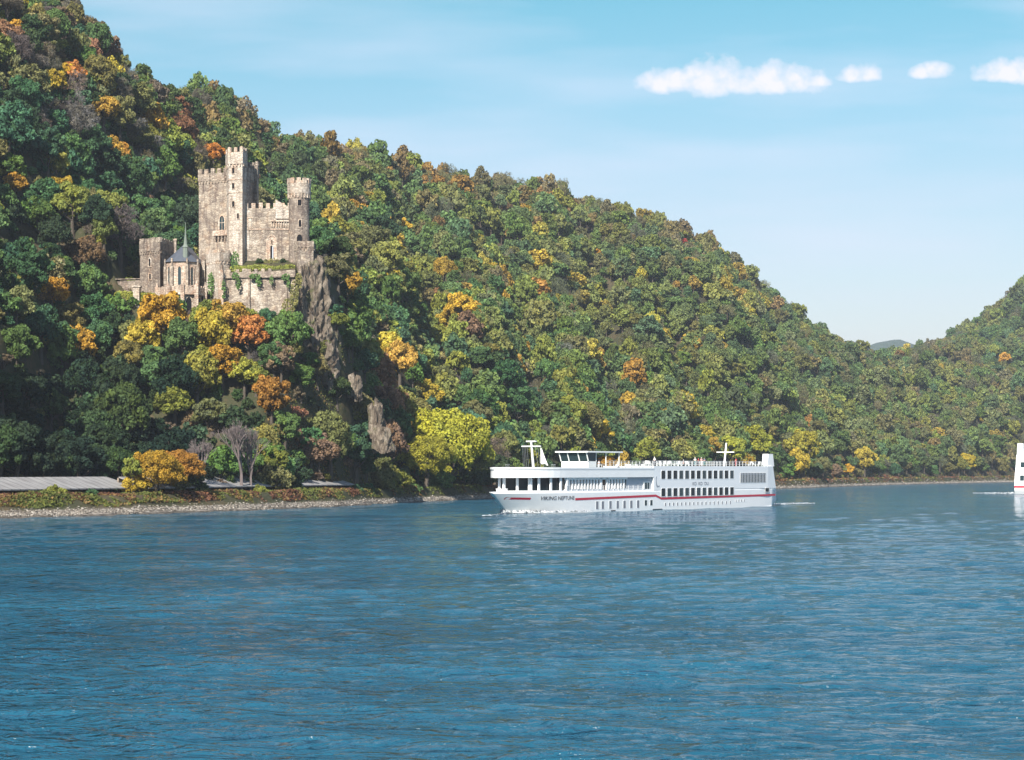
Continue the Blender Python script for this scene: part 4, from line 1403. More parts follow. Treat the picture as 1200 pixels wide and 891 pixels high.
def crag(name, cx, cy, rx, ry, z0, z1, seed, label, lean=(0, 0), taper=.72, hs=1.0, arc=(0, 1)):
    n, m_ = 150, 120
    th = np.linspace(0, 2 * np.pi, n, endpoint=False); tz = np.linspace(0, 1, m_)
    TH, TZ = np.meshgrid(th, tz, indexing='ij')
    ct, st = np.cos(TH), np.sin(TH)
    hgt = z1 - z0
    ss = np.abs(((TH / (2 * np.pi) + .25) % 1) - .5) * 2 * np.pi * (rx + ry) / 2 * 1.0     # length along the face, seam at the back
    sg = np.where(np.cos(TH) > 0, 40, 0)
    zz = TZ * hgt
    warp = (fbm(ss / 3 + sg, zz / 5, seed, 3) - .5) * 3
    v1, g1 = cells((ss + warp) / 3.0 + sg, zz / 6.5 + warp * .2, seed)
    v2, g2 = cells((ss + warp * .6) / 1.2 + sg + (zz * .12), zz / 2.2, seed + 20)
    v3, g3 = cells(ss / .5 + sg, zz / .8, seed + 40)
    prof = 1 - (1 - taper) * TZ ** 1.1
    prof = prof * np.where(TZ > .90, 1 - ((TZ - .90) / .10) ** 1.6 * .8, 1)
    k = prof * (.72 + .30 * v1 + .16 * v2 + .06 * v3 - .10 * (1 - g1) - .05 * (1 - g2)) * hs
    Xc = cx + rx * ct * k + lean[0] * TZ; Yc = cy + ry * st * k + lean[1] * TZ
    Zc = z0 + zz + (v1 - .5) * 2.2 * TZ ** 2 + (v2 - .5) * 1.2
    V = np.stack([Xc, Yc, Zc], -1).reshape(-1, 3)
    i = np.arange(n)[:, None]; j = np.arange(m_ - 1)[None, :]
    F1 = np.stack([(i * m_ + j), (((i + 1) % n) * m_ + j), (((i + 1) % n) * m_ + j + 1), (i * m_ + j + 1)], -1).reshape(-1, 4)
    o = link(name, np_mesh(name, V, F1, [M['rock']], False))
    tag(o, kind='structure')
    return o


crag('crag', X(369, 493), 494, 6.2, 6.5, 26, 58.0, 3, '', (-1.4, .5), .62)
crag('crag', X(350, 490), 490.5, 3.4, 4.0, 36, 54, 5, '', (.4, 1), .6)
crag('crag', X(384, 497), 497, 3.8, 5.0, 32, 49, 8, '', (-1.4, 0), .6)
crag('crag', X(441, 490), 493, 2.1, 3.0, 15, 22.5, 13, '', (-.8, 1), .8)
crag('crag', X(450, 488), 490, 2.4, 3.0, 12, 17.5, 17, '', (-.6, 1), .75)
crag('crag', X(415, 492), 495, 1.9, 2.2, 24, 30.0, 19, '', (0, 0), .8)

# ------------------------------------------------------------------ roofed gallery along the bank
def shed(name, pts, label, endslant=False):
    """pts: (u, front depth) along the eave; roof climbs inland"""
    root = empty(name, (X(pts[0][0], pts[0][1]), pts[0][1], 3.0))
    I = Matrix.Translation(-root.location)
    fr = [Vector((X(u, d), d, 0)) for u, d in pts]
    ax = (fr[-1] - fr[0]).normalized(); nn = Vector((-ax.y, ax.x, 0))
    if nn.y < 0: nn = -nn
    L = (fr[-1] - fr[0]).length
    ez, rz, dep = 4.55, 6.6, 6.0
    loc = Matrix.Translation(fr[0]) @ Matrix(((ax.x, nn.x, 0, 0), (ax.y, nn.y, 0, 0), (0, 0, 1, 0), (0, 0, 0, 1)))
    m = MB()
    m.prism([(0, -.4), (L, -.4), (L - 1.2, dep), (0, dep)], [ez - .22, ez - .22, rz - .22, rz - .22], [ez, ez, rz, rz])
    o = m.build('roof', M['roof_sheet'], root); o.matrix_local = I @ loc
    m = MB(); m.box(0, L - 1.2, dep, dep + .3, 0, rz - .2); m.box(0, L, .2, .45, 1.4, 3.45)
    o = m.build('wall', M['stone_dark'], root); o.matrix_local = I @ loc
    k = 0
    while k * 4.0 < L - 1.5:
        m = MB(); m.box(k * 4.0 + .1, k * 4.0 + .32, .2, .42, 3.45, ez - .15); k += 1
        o = m.build('post', M['timber'], root); o.matrix_local = I @ loc
    tag(root, label, 'gallery roof')
    return root


shed('roofed_gallery', [(-58, 352), (160, 401)], 'long low gallery with weathered grey sheet roof behind the orange maple on the left bank')
shed('roofed_gallery', [(172, 398), (414, 485)], 'second stretch of grey gallery roof passing behind the bare trees on the bank')

# ------------------------------------------------------------------ trees and bushes on the bank
BANK = [
    # u, centre y, radius px, class, kind, vertical scale, label
    (182, 555, 33, 'gold', 'big', 1.0, None), (212, 549, 27, 'orange', 'big', 1.0, None), (198, 572, 24, 'olive', 'bush', .8, None), (156, 550, 15, 'ygreen', 'near', 1.2, None),
    (160, 572, 20, 'yellow', 'bush', 1.0, None), (66, 582, 15, 'ygreen', 'bush', 1.0, None), (40, 588, 13, 'dgreen', 'bush', .9, None), (90, 590, 12, 'purple', 'bush', .7, None),
    (120, 590, 14, 'purple', 'bush', .5, None), (145, 588, 13, 'rust', 'bush', .6, None), (108, 576, 7, 'bgreen', 'bush', .9, None), (15, 590, 12, 'dgreen', 'bush', .7, None),
    (226, 560, 16, 'dgreen', 'near', 1.2, None), (236, 575, 12, 'dgreen', 'bush', 1, None), (170, 585, 11, 'olive', 'bush', .7, None),
    (325, 542, 16, 'ygreen', 'near', 1.1, None), (323, 565, 22, 'olive', 'bush', 1.1, None), (306, 578, 11, 'ygreen', 'bush', 1.0, None), (341, 572, 14, 'dgreen', 'bush', 1.1, None), (330, 556, 16, 'green', 'near', 1, None),
    (365, 585, 10, 'rust', 'bush', .6, None), (382, 584, 10, 'purple', 'bush', .5, None), (396, 577, 7, 'orange', 'bush', .7, None), (413, 577, 12, 'bgreen', 'bush', .9, None), (430, 548, 13, 'dgreen', 'near', 1, None), (455, 552, 12, 'olive', 'near', 1, None),
    (394, 587, 6, 'green', 'bush', .8, None), (440, 566, 22, 'olive', 'bush', 1.0, None), (462, 566, 24, 'ygreen', 'bush', .9, None), (428, 576, 13, 'bgreen', 'bush', .9, None), (480, 577, 15, 'green', 'bush', .8, None), (448, 546, 14, 'olive', 'near', 1, None),
    (526, 526, 51, 'lime', 'big', 1.1, None), (500, 540, 34, 'lime', 'big', .95, None), (552, 540, 32, 'ygreen', 'big', .9, None), (535, 560, 28, 'dgreen', 'bush', .9, None), (508, 566, 26, 'green', 'bush', .85, None), (563, 565, 24, 'dgreen', 'bush', .8, None),
    (580, 545, 17, 'dgreen', 'near', 1.1, None), (600, 555, 18, 'green', 'near', 1, None), (640, 560, 16, 'dgreen', 'near', 1.1, None), (680, 556, 14, 'dgreen', 'near', 1.1, None),
    (713, 548, 13, 'gold', 'near', 1.0, None), (758, 530, 17, 'lime', 'near', 1.1, None), (735, 555, 13, 'green', 'near', 1, None), (790, 552, 13, 'dgreen', 'near', 1, None),
    (834, 526, 12, 'gold', 'near', 1.2, None), (858, 530, 20, 'lime', 'near', 1.0, None), (884, 522, 24, 'lime', 'near', 1.0, None), (874, 541, 13, 'gold', 'near', 1, None), (898, 545, 14, 'green', 'near', 1.2, None), (820, 540, 14, 'green', 'near', 1, None),
    (941, 528, 22, 'lime', 'near', 1.1, None), (936, 545, 15, 'yellow', 'near', 1.4, None), (922, 555, 12, 'green', 'near', 1, None), (965, 548, 12, 'olive', 'near', 1, None), (956, 555, 9, 'dgreen', 'near', 1, None),
    (994, 551, 8, 'gold', 'near', 1, None), (1013, 541, 15, 'yellow', 'near', 1.2, None), (980, 553, 9, 'brown', 'near', 1, None), (1030, 551, 9, 'green', 'near', 1, None), (1050, 552, 9, 'bgreen', 'near', 1, None), (1072, 551, 9, 'dgreen', 'near', 1, None), (1092, 552, 9, 'green', 'near', 1, None),
    (1124, 546, 11, 'ygreen', 'near', 1.1, None), (1134, 544, 12, 'yellow', 'near', 1.1, None), (1112, 551, 9, 'olive', 'near', 1, None), (1152, 549, 9, 'green', 'near', 1, None), (1172, 548, 10, 'olive', 'near', 1.1, None), (1192, 545, 11, 'dgreen', 'near', 1.1, None),
    (1006, 555, 7, 'olive', 'near', 1, None), (1178, 425, 8, 'gold', 'hill', 1.2, None),
]
for (u, yc, rp, cls, kind, hs, lab) in BANK:
    if kind == 'hill':
        d = depth_at(u, yc + rp); rad = rp / F * d
        r0 = place_tree(X(u, d), d, float(H(X(u, d), d)), rad, cls, hscale=hs); THINGS.append((r0, u, yc, cls, 'hill', rp)); continue
    if kind == 'bush':
        yb = yc + rp * .45 * hs
        lo = float(shoreD(u)) + 17
        d = lo + (4 if yc < 575 else 0)
        rad = rp / F * d
        z = Z(yc, d) - .45 * rad * hs
        g = float(H(X(u, d), d))
        z = min(z, g - .05) if z < g + 1.6 else g
        r0 = place_bush(u, d, z, rad, cls, hs=hs); THINGS.append((r0, u, yc, cls, 'bank', rp)); continue
    base = float(shoreD(u)) + (16 if kind == 'big' else 20)
    if u > 600: base += 14
    rad = rp / F * base
    z = float(H(X(u, base), base))
    # the crown hangs at the height the picture shows: stretch the stem, not the crown
    zc = Z(yc, base)
    s = rad * hs
    r0 = place_tree(X(u, base), base, z, rad, cls, pool=BIG if kind == 'big' else NEAR, hscale=hs)
    lift = zc - (z + 1.25 * s)
    if lift > .1:
        for ch in r0.children:
            if ch.name.startswith('trunk'): ch.scale = (1, 1, (1.25 * s + lift) / (1.25 * s))
            else: ch.location.z += lift / s
    else:
        r0.location.z += max(lift, -.9 * rad)
    THINGS.append((r0, u, yc, cls, 'bank', rp))


def bare_tree(u, d, h, seed, label):
    st, tw = bare_arrays(seed, 6, .36, 3)
    root = empty('bare_tree', (X(u, d), d, float(H(X(u, d), d))))
    a = st.build('trunk', M['twig'], root); b = tw.build('twigs', M['twig'], root)
    zm = max(v[2] for v in tw.v); root.scale = (h / zm * 1.0, h / zm * 1.0, h / zm)
    tag(root, label, 'tree', 'bare trees on the bank'); return root


bare_tree(283, 434, 15.2, 4, 'tall leafless grey tree standing on the bank below the castle')
bare_tree(294, 438, 13.5, 9, 'thinner leafless tree leaning beside the tall bare tree')
bare_tree(235, 420, 11.0, 12, 'pale leafless tree just right of the orange maple')


# riprap stones along the waterline
def stones():
    r2 = np.random.RandomState(12)
    V = []; Fs = []; b = 0
    t = (1 + 5 ** .5) / 2
    base = np.array([(1, 1, 1), (1, -1, 1), (-1, -1, 1), (-1, 1, 1), (1, 1, -1), (1, -1, -1), (-1, -1, -1), (-1, 1, -1)]) * .6
    Fb = np.array([(0, 3, 2, 1), (4, 5, 6, 7), (0, 1, 5, 4), (1, 2, 6, 5), (2, 3, 7, 6), (3, 0, 4, 7)])
    for k in range(6500):
        u = r2.uniform(-60, 600) if k < 5000 else r2.uniform(860, 1230)
        s = abs(r2.normal(0, 1.9)) - .5 if u < 600 else abs(r2.normal(0, 4.5))
        d = float(shoreD(u)) + s + 1.5
        x = X(u, d); z = float(H(x, d))
        sz = r2.uniform(.08, .24) * (1 if u < 600 else 1.6)
        v = base * (1 + r2.uniform(-.35, .35, (8, 3))) * sz * np.array([1.3, 1, .65])
        a = r2.uniform(0, 6.28); c, s_ = math.cos(a), math.sin(a)
        v = v @ np.array([[c, -s_, 0], [s_, c, 0], [0, 0, 1]]) + np.array([x, d, z + sz * .2])
        V.append(v); Fs.append(Fb + b); b += 8
    m, nt, out = newmat('pebble'); q = NT(nt)
    ge = q.node('ShaderNodeNewGeometry')
    q.bsdf(out, q.ramp(ge.outputs['Random Per Island'], [(0, (.07, .06, .05)), (.4, (.17, .148, .125)), (.8, (.31, .28, .24)), (1, (.5, .46, .41))]), .9, .1)
    o = link('shore_stones', np_mesh('shore_stones', np.vstack(V), np.vstack(Fs), [m]))
    tag(o, 'pale loose stones strewn along the waterline', 'stones', kind='stuff')


stones()


# low scrub and grass on the bank above the stones
def scrub():
    r2 = np.random.RandomState(21)
    V = []; Fs = []; Cl = []; b = 0; n = 90000
    u = np.concatenate([r2.uniform(-40, 620, 75000), r2.uniform(620, 1230, 15000)]); s = r2.uniform(6.5, 40, n)
    d = shoreD(u) + s; x = (u - 600) / F * d; z = H(x, d)
    k = fbm(x / 5, d / 5, 77, 3); keep = k > .38
    x, d, z, k, u = x[keep], d[keep], z[keep], k[keep], u[keep]; n = len(x)
    c = np.stack([x, d, z + r2.uniform(0, 1, n) * (k - .36) * 1.9], 1)
    nv = r2.normal(size=(n, 3)) * .7 + np.array([0, -.4, .7]); nv /= np.linalg.norm(nv, axis=1)[:, None]
    t = np.cross(nv, r2.normal(size=(n, 3))); t /= np.linalg.norm(t, axis=1)[:, None]; bb = np.cross(nv, t)
    sz = (r2.uniform(.15, .4, n) * np.where(u > 620, 1.8, 1))[:, None]
    V = np.stack([c - t * sz, c - bb * sz * .7, c + t * sz, c + bb * sz * .7], 1)
    patch = fbm(x / 9, d / 9, 91, 3) + r2.normal(0, .07, n)
    for lo, hi, colr, lab in ((0, .44, (.10, .12, .04), 'low green scrub growing in patches on the river bank'), (.44, .56, (.15, .11, .055), 'low brown grass and scrub covering the river bank'), (.56, 2, (.12, .062, .045), 'low reddish shrubs growing in patches on the river bank')):
        mk = (patch >= lo) & (patch < hi); q = V[mk].reshape(-1, 3)
        o = link('bank_scrub', np_mesh('bank_scrub', q, np.arange(len(q)).reshape(-1, 4), [M['leaf']], False, [('clump', 'FACE', r2.uniform(0, 1, len(q) // 4))]))
        o.color = (*colr, 1)
        tag(o, lab, 'scrub', kind='stuff')


scrub()

# ------------------------------------------------------------------ river cruise ship
AX = Vector((.543, .840, 0)).normalized()
ORG = Vector((-8.2, 373, 0))            # axis point s = 0
RZ = math.atan2(AX.y, AX.x)


def su(u, Y=-5.7):
    """distance from the bow datum of the point on the line Y that the photo shows in column u"""
    k = (u - 600) / F
    nx, ny = -AX.y, AX.x
    x0, y0 = ORG.x + nx * Y, ORG.y + ny * Y
    return (k * y0 - x0) / (AX.x - k * AX.y)


ship = empty('cruise_ship', ORG, RZ)
tag(ship, 'long white river cruise ship with red stripe and dark windows in midstream', 'ship')


def sp_(mb, name, mats, parent=None, smooth=False):
    return mb.build(name, mats, parent or ship, smooth)


HB = 5.7


def hb_deck(s, z):
    """half breadth of the hull"""
    s_st = 8.7 + (3.9 - z) / 3.9 * 5.2           # stem rakes aft going down
    t = max(0.0, (s - s_st) / 15.0)
    b = HB * min(1.0, (1 - (1 - min(t, 1)) ** 2.3)) ** .8
    if s > 108: b *= 1 - .06 * (s - 108) / 5
    return b


def hull():
    m = MB()
    zs = [-.9, 0.0, .4, .8, 1.2, 1.6, 2.0, 2.4, 2.8, 3.2, 3.55, 3.9]
    st = [8.7 + 20 * (i / 44) ** 1.25 for i in range(45)] + [31, 34, 60, 90, 104, 110, 113]
    rings = []
    for s in st:
        for z in zs:
            stem = 8.7 + (3.9 - z) / 3.9 * 5.2
            ss = stem + (s - 8.7) * (28.7 - stem) / 20 if s < 28.7 else s
            if s >= 110 and z < 1.0: ss = min(s, 113 - (1.0 - z) * 3.0)
            ss = min(ss, 113 - (3.9 - z) * -.10 - .4) if s == 113 and z >= 1 else ss
            b = hb_deck(ss, z)
            m.v.append((ss, -b, z)); m.v.append((ss, b, z))
    nz = len(zs); n = len(st)
    idx = lambda i, k, sd: (i * nz + k) * 2 + sd
    for i in range(n - 1):
        for k in range(nz - 1):
            m.f.append([idx(i, k, 0), idx(i + 1, k, 0), idx(i + 1, k + 1, 0), idx(i, k + 1, 0)]); m.m.append(0)
            m.f.append([idx(i, k, 1), idx(i, k + 1, 1), idx(i + 1, k + 1, 1), idx(i + 1, k, 1)]); m.m.append(0)
        m.f.append([idx(i, nz - 1, 0), idx(i + 1, nz - 1, 0), idx(i + 1, nz - 1, 1), idx(i, nz - 1, 1)]); m.m.append(1)
    for k in range(nz - 1):
        m.f.append([idx(n - 1, k, 0), idx(n - 1, k, 1), idx(n - 1, k + 1, 1), idx(n - 1, k + 1, 0)]); m.m.append(0)
    return sp_(m, 'hull', [M['white_paint'], M['grey_paint']], smooth=True)


hullo = hull()


def strip(mb, s0, s1, za, zb, h, off=.035, n=None):
    """band on both sides of the hull"""
    n = n or max(2, int((s1 - s0) / 1.0))
    for sd in (-1, 1):
        vs = []
        for i in range(n + 1):
            s = s0 + (s1 - s0) * i / n; z = za + (zb - za) * i / n
            for zz in (z, z + h): vs.append((s, sd * (hb_deck(s, zz) + off), zz))
        fs = [(2 * i, 2 * i + 2, 2 * i + 3, 2 * i + 1) for i in range(n)]
        if sd > 0: fs = [f[::-1] for f in fs]
        mb.add(vs, fs)


m = MB(); strip(m, 11.0, su(632), 2.6, 2.5, .36); sp_(m, 'red_stripe', M['red_paint'])
sB = su(768.5); sC = su(775)
m = MB(); strip(m, su(674), sB, 2.25, 2.6, .42); strip(m, sB, sC, 2.6, 2.0, .42); strip(m, sC, 112.4, 2.0, 2.22, .42)
sp_(m, 'red_stripe', M['red_paint'])


def text(body, s, z, size, mat, name, w=None, parent=None, Y=-HB - .045):
    cu = bpy.data.curves.new(name, 'FONT'); cu.body = body; cu.size = size; cu.extrude = .01
    cu.materials.append(mat)
    tmp = bpy.data.objects.new(name, cu); COL.objects.link(tmp)
    bpy.context.view_layer.update()
    me = bpy.data.meshes.new_from_object(tmp.evaluated_get(bpy.context.evaluated_depsgraph_get()))
    bpy.data.objects.remove(tmp)
    ww = max(v.co.x for v in me.vertices)
    for v in me.vertices:
        x, y = v.co.x * ((w / ww) if w else 1), v.co.y
        sv = s + x
        v.co = (sv, Y if s > 30 else -(hb_deck(sv, z + y) + .05), z + y)
    return link(name, me, parent or ship)


text('VIKING NEPTUNE', su(639), 2.4, 1.0, M['letter'], 'ship_name', w=su(672) - su(638))

# superstructure forward: lounge deck 3.9 .. 6.45, band 6.45 .. 8.2
s_end = su(766)


def plan(s0, s1, hw, nose, n=12, inset_=0):
    """rounded-bow plan polygon"""
    pts = [(s0 + nose * (i / n) ** 1.6, -hw * (1 - (1 - (i / n) ** 1.6) ** 2.3) ** .8) for i in range(n + 1)]
    left = [(x, -y) for x, y in pts[::-1][:-1]]
    return pts + [(s1, -hw), (s1, hw)] + left


m = MB(); m.prism(plan(9.3, s_end, 5.75, 15), 6.45, 7.95); sp_(m, 'deck_band', M['white_paint'])
m = MB(); pl_ = plan(9.1, s_end, 5.8, 15); pi_ = plan(9.6, s_end, 5.55, 15)
n = len(pl_)
# bulwark wall round the sun deck
vs = [(*p, 7.95) for p in pl_] + [(*p, 8.35) for p in pl_] + [(*p, 8.35) for p in pi_] + [(*p, 7.96) for p in pi_]
fs = []
for i in range(n):
    j = (i + 1) % n
    for r_ in range(3): fs.append((r_ * n + i, r_ * n + j, (r_ + 1) * n + j, (r_ + 1) * n + i))
m.add(vs, fs); sp_(m, 'bulwark', M['white_paint'])
m = MB(); m.prism([(x, y) for x, y in plan(10, s_end, 5.4, 15)], 7.955, 7.985); sp_(m, 'sun_deck', M['deck_green'])
# dark inner core of the lounge (glass walls set in), and pillars
sL = su(664)
m = MB(); m.prism(plan(13.0, sL, 5.15, 13), 3.905, 6.445); lounge = sp_(m, 'lounge_glass', M['dark_glass'])
cols = [590.5, 598.5, 605.5, 618, 631.5, 645.5, 657, 664.5]
for u in cols:
    yy = 4.0
    for _ in range(12):
        s = su(u, -yy); t = max(0.02, min(1, (s - 12.2) / 14)); yy = 5.45 * (1 - (1 - t) ** 2.3) ** .8 + .02
    for sd in (-1, 1):
        m = MB(); m.box(s - .24, s + .24, sd * yy - .14, sd * yy + .14, 3.9, 6.45); sp_(m, 'pillar', M['white_paint'])
m = MB(); m.box(12.5, 12.8, -.15, .15, 3.9, 6.45); sp_(m, 'pillar', M['white_paint'])
# low coaming under the glass
m = MB(); m.prism(plan(11.6, s_end, 5.5, 15), 3.9, 4.12); sp_(m, 'coaming', M['white_paint'])
# mooring gear on the fore deck
for s, y in ((10.6, -.6), (11.4, -1.2), (11.6, .9)):
    m = MB(); m.lathe((s, y), [(.22, 3.9), (.16, 4.0), (.16, 4.35), (.28, 4.4), (.28, 4.5)], 10); sp_(m, 'bollard', M['white_paint'])
# gallery with closely set mullions, door, plain wall with second door
m = MB(); m.box(sL, su(737), -5.05, 5.05, 3.91, 6.44); sp_(m, 'gallery_glass', M['mid_glass'])
m = MB(); k = 0
s = sL + .5
while s < su(736):
    if not (su(706) < s < su(714)):
        m.box(s - .2, s + .2, -5.35, -5.03, 4.15, 6.45)
    s += 1.12
m.box(sL, su(737), -5.4, -5.04, 6.05, 6.446); m.box(sL, su(705), -5.4, -5.04, 3.905, 4.3); m.box(su(714), su(737), -5.4, -5.04, 3.905, 4.3)
sp_(m, 'mullion_frame', M['white_paint'])
m = MB(); m.box(su(708), su(712), -5.2, -5.0, 3.91, 6.1); sp_(m, 'door', M['timber'])
m = MB(); m.box(su(705.5), su(707.5), -5.4, -5.02, 3.905, 6.44); m.box(su(712.5), su(714), -5.4, -5.02, 3.905, 6.44); sp_(m, 'door_frame', M['white_paint'])
m = MB(); m.box(su(737), s_end + .3, -5.15, 5.15, 3.905, 6.445); sp_(m, 'side_wall', M['grey_paint'])
m = MB(); m.box(su(756.5), su(763.5), -5.35, -5.1, 3.91, 5.6); d2 = sp_(m, 'entrance_door', M['white_paint'])
m = MB(); m.box(su(757.4), su(760), -5.38, -5.34, 4.1, 5.4); m.box(su(760.6), su(762.8), -5.38, -5.34, 4.1, 5.4); sp_(m, 'pane', M['mid_glass'], d2)
# side railing of the gallery walkway
m = MB()
for z in (4.3, 4.6, 4.9): m.box(su(664), su(756), -5.66, -5.62, z, z + .045)
s = su(664)
while s < su(756): m.box(s, s + .06, -5.67, -5.61, 3.9, 4.95); s += 1.9
sp_(m, 'side_railing', M['white_paint'])

# aft block
sA = s_end
m = MB()
m.prism([(sA, -5.74), (108, -5.74), (112.6, -5.42), (112.6, 5.42), (108, 5.74), (sA, 5.74)], 3.895, 8.62, [(sA, -5.74), (108, -5.74), (111.0, -5.5), (111.0, 5.5), (108, 5.74), (sA, 5.74)])
aft = sp_(m, 'cabin_block', M['grey_white'] if 'grey_white' in M else M['white_paint'])
m = MB(); m.box(sA + .2, 110.6, -5.3, 5.3, 8.622, 8.65); sp_(m, 'sun_deck', M['deck_green'])


def rrect(s0, s1, z0, z1, y, r, corners=(1, 1, 1, 1)):
    pts = []
    for (cx, cz, a0, on) in ((s1 - r, z0 + r, -90, corners[0]), (s1 - r, z1 - r, 0, corners[1]), (s0 + r, z1 - r, 90, corners[2]), (s0 + r, z0 + r, 180, corners[3])):
        if on:
            for k in range(4):
                a = R(a0 + 30 * k); pts.append((cx + r * math.cos(a), cz + r * math.sin(a)))
        else:
            pts.append((cx + (r if a0 in (-90, 0) else -r), cz + (r if a0 in (0, 90) else -r)))
    return pts


def window(s0, s1, z0, z1, mat='dark_glass', y=None, r=.12, name='window', out=.0, parent=None, corners=(1, 1, 1, 1), fr=True):
    sm = (s0 + s1) / 2
    yy = y if y is not None else -5.74
    yy -= .02
    pi = rrect(s0, s1, z0, z1, 0, r, corners); po = rrect(s0 - .07, s1 + .07, z0 - .07, z1 + .07, 0, r + .03, corners)
    m = MB(); n = len(pi)
    m.add([(a, yy - .012, b) for a, b in po] + [(a, yy - .012, b) for a, b in pi] + [(a, yy + .01, b) for a, b in pi] + [(a, yy + .03, b) for a, b in po],
          [(i, (i + 1) % n, n + (i + 1) % n, n + i) for i in range(n)] + [(n + i, n + (i + 1) % n, 2 * n + (i + 1) % n, 2 * n + i) for i in range(n)] + [(3 * n + i, 3 * n + (i + 1) % n, (i + 1) % n, i) for i in range(n)])
    m.mi = 1
    m.add([(a, yy + .005, b) for a, b in pi], [tuple(range(n))])
    return sp_(m, name, [M['white_paint'], M[mat]], parent or aft)


rw = random.Random(3)
for row, (z0, z1) in enumerate(((6.05, 7.72), (2.62, 4.22))):
    sa_, sb_ = su(774.6), su(859.8)
    p_ = (sb_ - sa_) / 12.72
    for k in range(13):
        s0 = sa_ + k * p_
        gl = 'dark_glass' if rw.random() < .6 else 'mid_glass'
        if row == 0: window(s0, s0 + p_ * .68, z0, z1, gl, r=.3 if k == 0 else .1, corners=(1, 1, 1, 1))
        else:
            # lower row sits across the hull edge: panels follow the hull side
            window(s0, s0 + p_ * .68, z0, z1, gl, y=-5.75, r=.3 if k == 0 else .1)
# aft restaurant band
fb = MB(); s0, s1 = su(867.3), su(897.3)
n_ = 17
band = window(s0, s1, 5.15, 7.2, 'mid_glass', r=.05, name='aft_window')
for k in range(n_):
    a_ = s0 + (s1 - s0) * (k + .5) / n_; fb.box(a_ - .07, a_ + .07, -5.80, -5.75, 5.15, 7.2)
fb.box(s0, s1, -5.795, -5.745, 6.9, 7.0)
sp_(fb, 'mullion_frame', M['grey_paint'], aft)
window(su(896.5), su(901), 3.1, 3.95, 'dark_glass', y=-5.75, r=.05)
# embrasure windows low on the hull
for u in (700, 706.5, 715.5, 724, 732, 740, 748, 757, 763.5):
    s0 = su(u - 1.7); window(s0, s0 + .95, .55, 2.0, 'embr', y=-5.71, r=.06, parent=hullo) if False else None
simple('embrasure', (.20, .21, .24), .5, .4)
for u in (700, 706.5, 715.5, 724, 732, 740, 748, 757, 763.5):
    s0 = su(u - 1.7); window(s0, s0 + 1.0, .5 if u < 750 else .9, 1.95, 'embrasure' if u < 750 else 'mid_glass', y=-5.695, r=.06, parent=hullo)
for k in range(17):
    s0 = su(779 + k * 4.75); window(s0, s0 + .55, .72, 1.32, 'embrasure', y=-5.695, r=.06, parent=hullo)
for k in range(4):
    s0 = su(862 + k * 3.2); window(s0, s0 + .4, 1.1, 1.6, 'embrasure', y=-5.695, r=.05, parent=hullo)
m = MB(); m.box(su(716), su(721), -5.76, -5.70, .02, .22); m.box(su(765), su(776), -5.76, -5.70, .0, .2); sp_(m, 'rubbing_pad', M['void'])
# emblem: a small dragon-prow boat in outline, and the faint lettering
m = MB()
e0 = su(768.2); 
pts = [(0, 2.0), (.15, 2.35), (.5, 2.3), (.35, 2.05), (.3, 1.6), (.45, 1.0), (.7, .55), (1.3, .38), (1.85, .5), (1.85, .18), (.5, .15), (.12, .6), (.0, 1.2)]
m.add([(e0 + x * .8, -5.775, 4.35 + z * .95) for x, z in pts] + [(e0 + x * .8, -5.74, 4.35 + z * .95) for x, z in pts],
      [tuple(range(len(pts)))] + [(i, (i + 1) % len(pts), len(pts) + (i + 1) % len(pts), len(pts) + i) for i in range(len(pts))])
sp_(m, 'emblem', M['letter_grey'], aft)
text('KD  KD  DU', su(811), 4.75, .95, M['letter_grey'], 'lettering', w=su(830) - su(811), parent=aft, Y=-5.775)
# stern fins
for sd in (-1,):
    m = MB(); y0, y1 = (sd * 5.35, sd * 4.0)
    m.prism([(108.6, min(y0, y1)), (111.9, min(y0, y1)), (111.9, max(y0, y1)), (108.6, max(y0, y1))], 8.6, 11.3,
            [(109.0, min(y0, y1)), (111.3, min(y0, y1)), (111.3, max(y0, y1)), (109.0, max(y0, y1))])
    sp_(m, 'stern_funnel', M['white_paint'])
# sun deck railing
def railing(s0, s1, z, y, name='railing'):
    m = MB()
    for zz in (.35, .68, 1.0): m.box(s0, s1, y - .03, y + .03, z + zz, z + zz + .05)
    s = s0
    while s <= s1: m.box(s - .035, s + .035, y - .035, y + .035, z, z + 1.0); s += 1.5
    sp_(m, name, M['white_paint'])


for sd in (-1, 1):
    railing(su(740), s_end, 7.98, sd * 5.35)
    railing(s_end + .4, 108, 8.62, sd * 5.3)
m = MB()
for zz in (8.55, 8.8): m.box(22, su(650), -5.0, -4.96, zz, zz + .05); m.box(22, su(650), 4.96, 5.0, zz, zz + .05)
s = 22
while s < su(650): m.box(s, s + .06, -5.01, -4.95, 7.98, 8.85); m.box(s, s + .06, 4.95, 5.01, 7.98, 8.85); s += 2.0
sp_(m, 'bow_railing', M['white_paint'])
# mast with signal yard, halyards
ms = 21.6
m = MB(); m.tube((ms + .8, 0, 7.98), (ms, 0, 12.9), .26, .17, 10); mast = sp_(m, 'mast', M['white_paint'])
m = MB(); m.box(ms - .12, ms + .12, -2.05, 2.05, 12.1, 12.3); sp_(m, 'yard', M['white_paint'], mast)
m = MB(); m.box(ms - .2, ms + .3, -1.0, 1.0, 13.0, 13.22); m.box(ms - .12, ms + .12, -.2, .2, 12.8, 13.0); sp_(m, 'radar', M['white_paint'], mast)
m = MB()
for y in (-1.9, -1.4, -.9, .9, 1.3, 1.6, 1.9): m.tube((ms, y, 12.1), (ms + .8, y * 1.15, 8.0), .035, .035, 4)
sp_(m, 'halyard', M['steel'], mast)
